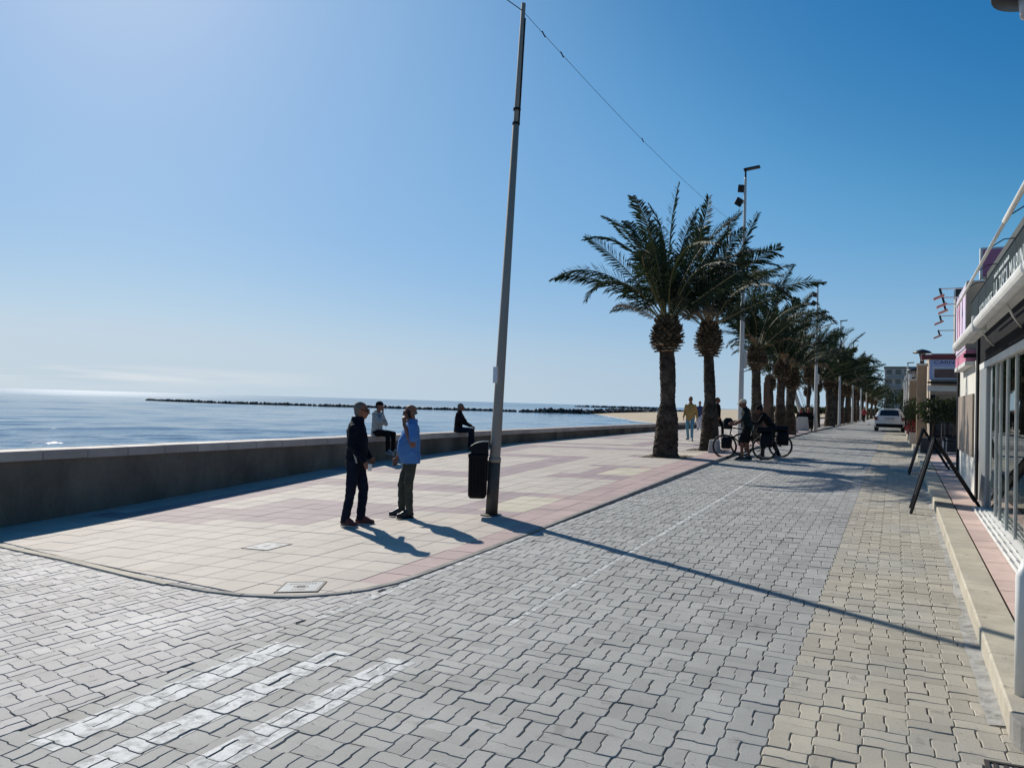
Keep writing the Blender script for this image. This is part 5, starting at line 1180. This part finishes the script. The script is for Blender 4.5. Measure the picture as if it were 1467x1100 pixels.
person((-12.02, 20.4, WT), heading(.97, .3), 'man in black jacket and jeans sitting on the sea wall with hands on his knees',
    sit(wrL=(-.1, .4, .2), wrR=(.1, .4, .2), elL=(-.22, .2, .3), elR=(.22, .2, .3)), dict(top='black_cloth', bottom='denim_dark', shoe='shoe_black', sole='shoe_black', hair='hair_grey', collar=1), H=1.0, vox=.013, skin='skin_dark')
# the two cyclists
person((-3.6, 21.6, zg(-3.6, 21.6)), heading(-.95, -.1), 'cyclist in pale cap, black jersey and shorts standing between the loaded bicycles',
    stand(head=(0, .13, 1.56), hrot=(R(-14), 0, 0), neck=(0, .06, 1.47), anL=(-.12, .12, .09), knL=(-.12, .14, .5), anR=(.12, -.06, .09), knR=(.12, .04, .5),
          elL=(-.25, .12, 1.12), wrL=(-.2, .36, 1.0), hdL=(.1, 1, -.1), elR=(.25, .1, 1.12), wrR=(.2, .34, .98), hdR=(-.1, 1, -.1),
          torso=[(0, -.0, .82, .18, .13), (0, .0, .95, .18, .135), (0, .02, 1.08, .178, .13), (0, .04, 1.2, .188, .13), (0, .05, 1.33, .2, .118), (0, .05, 1.41, .165, .1), (0, .055, 1.45, .08, .068)]),
    dict(top='green_cloth', bottom='black_cloth', shoe='shoe_black', sole='sole', cap='cap_beige', leg=.42, legw=1.12, sleeve=.55), H=.985, vox=.013, skin='skin_dark')
person((-3.12, 22.6, zg(-3.12, 22.6)), heading(-.98, -.15), 'cyclist in dark helmet and black clothes bending over the rear bicycle',
    stand(head=(0, .34, 1.38), hrot=(R(-20), 0, 0), neck=(0, .26, 1.31), pelvis=(0, -.04, .9), anL=(-.12, .24, .09), knL=(-.12, .2, .5), anR=(.12, -.22, .09), knR=(.12, -.04, .49), hpL=(-.09, -.02, .88), hpR=(.09, -.02, .88),
          shL=(-.18, .2, 1.23), shR=(.18, .2, 1.23), elL=(-.24, .34, 1.0), wrL=(-.2, .58, 1.0), hdL=(.1, 1, -.1), elR=(.24, .34, 1.0), wrR=(.2, .56, .98), hdR=(-.1, 1, -.1),
          torso=[(0, -.04, .82, .175, .13), (0, .0, .92, .175, .13), (0, .08, 1.03, .17, .13), (0, .15, 1.14, .18, .13), (0, .2, 1.22, .185, .115), (0, .23, 1.27, .14, .09), (0, .24, 1.3, .08, .07)]),
    dict(top='black_cloth', bottom='black_cloth', shoe='shoe_grey', cap='black_cloth', capbill=0, leg=1, hair='hair_dark'), H=.98, vox=.013, skin='skin_dark')
# walkers
def walk(**k): return stand(anL=(-.1, .22, .1), knL=(-.1, .2, .5), anR=(.1, -.2, .12), knR=(.1, .04, .5), wrL=(-.24, -.1, .9), elL=(-.23, -.06, 1.13), wrR=(.24, .16, .92), **k)
person((-7.15, 29.9, zp(-7.15, 29.9)), heading(.1, -1), 'walker in mustard jacket and light blue jeans between the first two palms', walk(), dict(top='yellow_coat', bottom='teal_jeans', shoe='shoe_grey', hair='hair_dark', hood=1, legw=.95), H=1.0, vox=.016, skin='skin_dark')
person((-9.9, 43.6, zp(-9.9, 43.6)), heading(.1, -1), 'walker in navy top and white trousers just left of the second palm', walk(), dict(top='blue_cloth', bottom='white_cloth', shoe='shoe_grey', hair='hair_dark', legw=1.15), H=.97, vox=.02)
person((-6.75, 33.0, zp(-6.75, 33.)), heading(1, -.2), 'dark dressed walker half hidden behind the second palm', walk(), dict(top='black_cloth', bottom='black_cloth', shoe='shoe_black', sole='shoe_black', hair='hair_dark'), H=1.0, vox=.018, skin='skin_dark')
person((-7.68, 28.2, zp(-7.68, 28.2)), heading(-1, -.3), 'walker in salmon top almost hidden behind the nearest palm trunk', walk(), dict(top='salmon', bottom='black_cloth', shoe='shoe_grey', hair='hair_dark'), H=1.0, vox=.018)
for k, (t, s, hx, lab, tp_, bt) in enumerate([(-4.9, 47.6, -.3, 'person in black coat and red scarf sitting on the white concrete block', 'black_cloth', 'black_cloth'), (-4.55, 47.9, .2, 'person in red hat and dark coat sitting on the right end of the white blocks', 'red_cloth', 'black_cloth')]):
    person((t, s, zp(t, s) + .45), heading(hx, -1), lab, sit(), dict(top='black_cloth' if k == 0 else 'black_cloth', bottom=bt, shoe='shoe_black', sole='shoe_black', hair='red_cloth' if k else 'hair_dark', collar=1), H=1., vox=.022, skin='skin_dark',
        props=[lambda o, S: put('scarf', blob([('e', (0, .06, .6), (.1, .1, .06))], .02, 1, 'scarf'), 'red_cloth', o)])
for k, (t, s, lab, tp_, bt) in enumerate([(-6.0, 92, 'distant walker in blue top between far palm trunks', 'blue_cloth', 'grey_hoodie'), (-3.2, 96, 'distant walker in red jacket left of the white car', 'red_cloth', 'black_cloth'), (-6.4, 76, 'distant walker in dark coat beneath the middle palms', 'black_cloth', 'denim_dark'), (.75, 62, 'person in blue jacket on the shop side right of the car', 'blue_cloth', 'denim_dark'), (.95, 66, 'person in dark coat on the shop side beyond the blue jacket', 'black_cloth', 'black_cloth')]):
    person((t, s, zp(t, s) if t < 0 else zg(t, s) + .1), heading(.2 * (k - 2), -1), lab, walk(), dict(top=tp_, bottom=bt, shoe='shoe_black', sole='shoe_black', hair='hair_dark'), H=1., vox=.028)

# ------------------------------------------------------------------ bicycles
def bicycle(loc, rz, lab):
    o = empty('bicycle', loc, rz, label=lab, cat='bicycle', group='loaded touring bicycles')
    WR = .335; fx, rx = .54, -.52     # local x forward
    for nm, cx in (('front_wheel', fx), ('rear_wheel', rx)):
        w = empty(nm, (cx, 0, WR)); w.parent = o
        def torus(R0, r, m, name):
            mb = MB(); n = 36; k = 6; vs = [((R0 + r * math.cos(2 * math.pi * j / k)) * math.cos(2 * math.pi * i / n), r * 1.1 * math.sin(2 * math.pi * j / k), (R0 + r * math.cos(2 * math.pi * j / k)) * math.sin(2 * math.pi * i / n)) for i in range(n) for j in range(k)]
            fs = [(i * k + j, ((i + 1) % n) * k + j, ((i + 1) % n) * k + (j + 1) % k, i * k + (j + 1) % k) for i in range(n) for j in range(k)]
            mb.add(vs, fs).build(name, m, w, True)
        torus(.315, .022, 'rubber', 'tyre'); torus(.292, .011, 'darkmetal', 'rim')
        sp = MB()
        for i in range(18): a = 2 * math.pi * i / 18; sp.tube([(0, .02 * (-1) ** i, 0), (.29 * math.cos(a), 0, .29 * math.sin(a))], .0016, 3)
        sp.build('spokes', 'steel', w)['kind'] = 'stuff'; MB().tube([(0, -.05, 0), (0, .05, 0)], .022, 8).build('hub', 'darkmetal', w)
    bb = (-.05, 0, .28); st = (-.2, 0, .8); hdt = (.36, 0, .86); hdb = (.4, 0, .68)
    f = MB()
    for a, b in ((bb, st), (bb, hdb), (st, hdt), (hdt, hdb)): f.tube([a, b], .017, 8)
    for y in (-.05, .05): f.tube([(rx, y, WR), (bb[0], y * .5, bb[2])], .01, 6); f.tube([(rx, y, WR), (-.19, y * .3, .74)], .009, 6)
    f.build('frame', 'black', o, True); MB().tube([hdb, (.44, -.04, .6), (fx, -.05, WR)], .012, 6).tube([hdb, (.44, .04, .6), (fx, .05, WR)], .012, 6).build('fork', 'black', o, True)
    MB().tube([(-.2, 0, .8), (-.23, 0, .95)], .013, 6).build('seat_post', 'steel', o); loft([[(x * .14 - .26, y * .07 * (1.25 if x < 0 else .45), z) for x, y in [(math.cos(a), math.sin(a)) for a in [2 * math.pi * i / 12 for i in range(12)]]] for z in (.95, .985)]).build('saddle', 'black', o)
    MB().tube([(.36, 0, .86), (.34, 0, 1.0)], .016, 6).tube([(.28, -.3, 1.04), (.36, -.12, 1.02), (.36, .12, 1.02), (.28, .3, 1.04)], .014, 6).build('handlebar', 'black', o, True)
    MB().tube([(bb[0], -.07, .28), (bb[0], .07, .28)], .07, 12).build('chainring', 'darkmetal', o); MB().tube([(-.05, .08, .28), (.08, .09, .17)], .01, 5).cbox(.05, .14, .08, .16, .16, .18, .004).build('pedal', 'darkmetal', o); MB().tube([(-.05, -.08, .28), (-.18, -.09, .39)], .01, 5).cbox(-.22, -.13, -.16, -.08, .38, .4, .004).build('pedal', 'darkmetal', o)
    MB().box(-.75, -.3, -.06, .06, .72, .735).tube([(-.6, -.06, .72), (rx, -.06, WR)], .006, 4).tube([(-.6, .06, .72), (rx, .06, WR)], .006, 4).build('rear_rack', 'darkmetal', o)
    for y in (-.17, .17):
        loft([rrect(.14, .07, .03, 0), rrect(.16, .08, .04, .05), rrect(.165, .085, .04, .33), rrect(.12, .06, .03, .38)]).build('rear_pannier', 'black_plastic', o, True).location = (-.56, y, .36)
    for y in (-.14, .14):
        loft([rrect(.11, .06, .03, 0), rrect(.13, .07, .04, .04), rrect(.135, .07, .04, .28), rrect(.1, .05, .03, .32)]).build('front_pannier', 'black_plastic', o, True).location = (.5, y, .28)
    loft([rrect(.1, .16, .04, 0), rrect(.12, .17, .05, .05), rrect(.125, .17, .05, .26), rrect(.07, .12, .04, .31)]).build('handlebar_bag', 'black_plastic', o, True).location = (.46, 0, .82)
    loft([rrect(.2, .1, .05, 0), rrect(.22, .12, .05, .08), rrect(.18, .1, .05, .17)]).build('rack_bag', 'black_plastic', o, True).location = (-.52, 0, .74)
    return o
brz = math.atan2(-.17, -.985)
bicycle((-3.72, 21.95, zg(-3.72, 21.95)), brz, 'left loaded touring bicycle with black bags by the lamp post')
bicycle((-3.45, 23.1, zg(-3.45, 23.1)), brz + .05, 'right loaded touring bicycle beside the helmeted cyclist')

# ------------------------------------------------------------------ car
cr_ = empty('parked_car', (-.35, 56.3, zg(-.4, 56)), 0, label='white compact car seen from behind, parked on the street', cat='car')
ST = [(0, .74, .34, .9, .93, .70), (.05, .86, .26, .95, 1.0, .74), (.14, .89, .24, .97, 1.14, .68), (.32, .9, .24, .96, 1.44, .6), (.5, .905, .24, .97, 1.5, .6), (1.6, .91, .22, .96, 1.52, .61), (2.5, .91, .22, .95, 1.47, .6), (3.05, .9, .22, .97, 1.05, .66), (3.9, .87, .24, .9, .93, .6), (4.05, .78, .3, .7, .74, .5)]
rings = []
for y, w, zb, zb2, zr, rw in ST:
    h = [(w * .9, y, zb), (w, y, zb + .12), (w, y, zb2 - .08), (w - .02, y, zb2), (rw + .02, y, max(zb2 + .005, zr - .06)), (rw - .12, y, max(zb2 + .01, zr))]
    rings.append([(x, y_, z) for x, y_, z in h] + [(-x, y_, z) for x, y_, z in reversed(h)])
cb_ = loft(rings).build('body', 'car_white', cr_, True)
cb_.data.polygons.foreach_set('use_smooth', [True] * len(cb_.data.polygons))
MB().add([(-.6, .06, 1.03), (.6, .06, 1.03), (.5, .262, 1.4), (-.5, .262, 1.4)], [(0, 1, 2, 3)]).add([(-.6, .1, 1.03), (.6, .1, 1.03), (.5, .3, 1.4), (-.5, .3, 1.4)], [(3, 2, 1, 0)]).build('rear_window', 'glass_dark', cr_)
for sg in (-1, 1):
    MB().add([(sg * .9, .5, 1.0), (sg * .905, 2.7, .99), (sg * .655, 2.35, 1.4), (sg * .65, .62, 1.42)], [(0, 1, 2, 3) if sg > 0 else (3, 2, 1, 0)]).build('side_window', 'glass_dark', cr_)
    MB().cbox(sg * .8 - .1, sg * .8 + .1, -.03, .12, .72, .95, .03).build('tail_lamp', 'tail', cr_)
    MB().cbox(sg * 1.0 - .08, sg * 1.0 + .08, 2.45, 2.6, .98, 1.1, .02).build('wing_mirror', 'black', cr_)
    for y, nm in ((.72, 'rear_wheel'), (3.3, 'front_wheel')):
        w = empty(nm, (sg * .8, y, .32)); w.parent = cr_; MB().tube([(-.11, 0, 0), (.11, 0, 0)], .32, 20).build('tyre', 'rubber', w, False); MB().tube([(-.115, 0, 0), (.115, 0, 0)], .19, 14).build('rim', 'steel', w)
MB().cbox(-.8, .8, -.03, .1, .28, .5, .03).build('rear_bumper', 'black_plastic', cr_); MB().box(-.26, .26, -.03, .06, .72, .83).build('number_plate', 'plate', cr_)
MB().cbox(-.35, .35, .24, .4, 1.47, 1.5, .01).build('roof_spoiler', 'car_white', cr_); MB().cbox(-.3, .3, .0, .08, .85, .9, .01).build('tailgate_trim', 'black', cr_)
# small bird
bd = empty('bird', (-2.05, 74, zg(-2, 74)), label='small grey and white gull standing on the street left of the car', cat='bird')
put('body', blob([('e', (0, 0, .2), (.09, .17, .09)), ('c', (0, .12, .24), (0, .17, .34), .045, .04), ('e', (0, .18, .36), (.045, .055, .045)), ('c', (0, .22, .355), (0, .29, .345), .014, .006), ('c', (0, -.12, .2), (0, -.28, .17), .05, .02, .4)], .012, 1, 'bird'), 'paper', bd)
for sg in (-1, 1): MB().tube([(sg * .03, 0, 0), (sg * .03, 0, .14)], .008, 5).build('leg', 'salmon', bd); put('wing', blob([('e', (sg * .07, -.04, .22), (.03, .17, .07))], .012, 1, 'wing'), 'grey_wall', bd)

# ------------------------------------------------------------------ blocks, bin and beach things among the palms
for k, (t, s, w, h, lab) in enumerate([(-4.85, 42.6, .62, .74, 'pale concrete block left of the pair by the palm trunks'), (-4.72, 46.6, .66, .78, 'pale concrete block right of the pair by the palm trunks'), (-4.85, 54.6, .55, .7, 'pale concrete block beyond the second lamp post'), (-5.2, 60.3, .4, .7, 'pale concrete block among the farther palm trunks'), (-4.85, 23.4, .3, .38, 'low pale concrete block behind the left bicycle')]):
    z = zp(t, s); o = tag(loft([rrect(w / 2, .25, .03, 0), rrect(w / 2 * .98, .24, .03, .05), rrect(w / 2 * .78, .19, .03, h - .02), rrect(w / 2 * .74, .17, .03, h)]).build('concrete_block', 'concrete'), lab, 'concrete block'); o.location = (t, s, z)
lb = empty('litter_bin', (-4.75, 51.2, zp(-4.75, 51.2)), label='round black litter bin just left of the second lamp post', cat='bin')
MB().lathe([(.27, 0), (.29, .04), (.29, .86), (.26, .88)], n=16).build('bin_body', 'black_plastic', lb, True); MB().lathe([(.29, .95), (.3, .98), (.2, 1.06), (.03, 1.1)], n=16).build('bin_lid', 'black_plastic', lb, True); MB().tube([(.2, 0, .86), (.2, 0, .97)], .02, 5).tube([(-.2, 0, .86), (-.2, 0, .97)], .02, 5).build('lid_post', 'darkmetal', lb)
wp = empty('wooden_post', (-5.25, 36.4, zp(-5.25, 36.4)), label='brown carved wooden post just right of the third palm trunk', cat='post')
MB().cbox(-.13, .13, -.12, .12, 0, 2.45, .02).build('shaft', 'wood', wp); MB().cbox(-.1, .1, -.1, .1, 2.45, 2.7, .03).cbox(-.05, .22, -.08, .08, 2.62, 2.8, .03).build('carved_head', 'wood', wp)
sp_ = empty('street_light', (-14.5, 120, .2), label='thin grey street light far behind on the beach side', cat='lamp'); MB().tube([(0, 0, 0), (0, 0, 4.6), (-.3, 0, 4.8), (-1.4, 0, 4.9)], .05, 6).build('pole', 'alu', sp_); MB().cbox(-1.9, -1.3, -.1, .1, 4.86, 4.94, .02).build('lamp_head', 'alu', sp_)
mast = empty('slide_frame', (-7.4, 64, zp(-7.4, 64)), label='white leaning frame with thin stay lines between the palm trunks', cat='frame')
MB().tube([(-.35, 0, 0), (0, 0, 3.3)], [.16, .12], 8).build('leg', 'lamp_white', mast); MB().tube([(1.1, 0, 0), (.05, 0, 3.3)], [.2, .13], 8).build('leg', 'lamp_white', mast)
for q in (1.4, 1.7): MB().tube([(q, 0, .2), (.3, 0, 3.6)], .018, 5).build('stay', 'alu', mast)
MB().tube([(.02, 0, 3.2), (.02, 0, 3.9)], .1, 8).build('head', 'lamp_white', mast)

# ------------------------------------------------------------------ breakwaters
ico = [(0, 0, -1), (.7236, -.5257, -.4472), (-.2764, -.8506, -.4472), (-.8944, 0, -.4472), (-.2764, .8506, -.4472), (.7236, .5257, -.4472), (.2764, -.8506, .4472), (-.7236, -.5257, .4472), (-.7236, .5257, .4472), (.2764, .8506, .4472), (.8944, 0, .4472), (0, 0, 1)]
icf = [(0, 1, 2), (1, 0, 5), (0, 2, 3), (0, 3, 4), (0, 4, 5), (1, 5, 10), (2, 1, 6), (3, 2, 7), (4, 3, 8), (5, 4, 9), (1, 10, 6), (2, 6, 7), (3, 7, 8), (4, 8, 9), (5, 9, 10), (6, 10, 11), (7, 6, 11), (8, 7, 11), (9, 8, 11), (10, 9, 11)]
def rocks(name, line, per_m, rad, wid, hgt, lab, z0=-1.75, pale=.0):
    rk = random.Random(len(line) * 7); mb = MB()
    for (a, b) in zip(line[:-1], line[1:]):
        d = math.dist(a[:2], b[:2]); n = int(d * per_m)
        for _ in range(n):
            f_ = rk.random(); x = a[0] + (b[0] - a[0]) * f_; y = a[1] + (b[1] - a[1]) * f_; off = rk.gauss(0, .5) * wid; h = hgt * (a[2] + (b[2] - a[2]) * f_) * max(0, 1 - abs(off) / wid / 1.6) * rk.uniform(.3, 1.1); r = rad * rk.uniform(.5, 1.35)
            q = Euler((rk.uniform(0, 6), rk.uniform(0, 6), rk.uniform(0, 6))).to_matrix() @ Matrix.Diagonal((1, rk.uniform(.6, 1), rk.uniform(.5, .9)))
            mb.add([(Vector(v) * rk.uniform(.8, 1.15)) for v in []], [])
            c = Vector((x + off * .6, y + off, z0 + h)); mb.add([c + (q @ Vector(v)) * r * rk.uniform(.85, 1.15) for v in ico], icf, 1 if rk.random() < pale else 0)
    o = mb.build(name, ['rock', 'rock_pale']); tag(o, lab, 'breakwater', kind='stuff'); return o
rocks('breakwater', [(-272, 213, .5), (-250, 209, 1), (-228, 206, .9), (-203, 215, .9), (-178, 224, .9), (-154, 233, .9), (-135, 250, 1), (-114, 252, 1.2)], 6, .62, 1.3, .62, 'long low line of dark rocks crossing the bay')
rocks('breakwater', [(-116, 255, 1), (-100, 268, 1.2), (-92, 300, 1.2), (-104, 345, 1.2), (-110, 380, 1.0)], 8, .85, 3.0, 1.25, 'thicker heap of dark rocks meeting the sandy beach', pale=.12)
rocks('breakwater', [(-200, 566, .6), (-180, 572, .9), (-165, 580, .9), (-145, 600, 1)], 3, 1.1, 3, .9, 'distant thin line of dark rocks far beyond the beach')
rocks('breakwater', [(-372, 934, .7), (-350, 945, 1.), (-320, 990, 1), (-290, 1070, 1)], 2., 1.8, 4, 1.2, 'farthest thin dark line of rocks near the horizon')

bpy.data.scenes.remove(TMP)
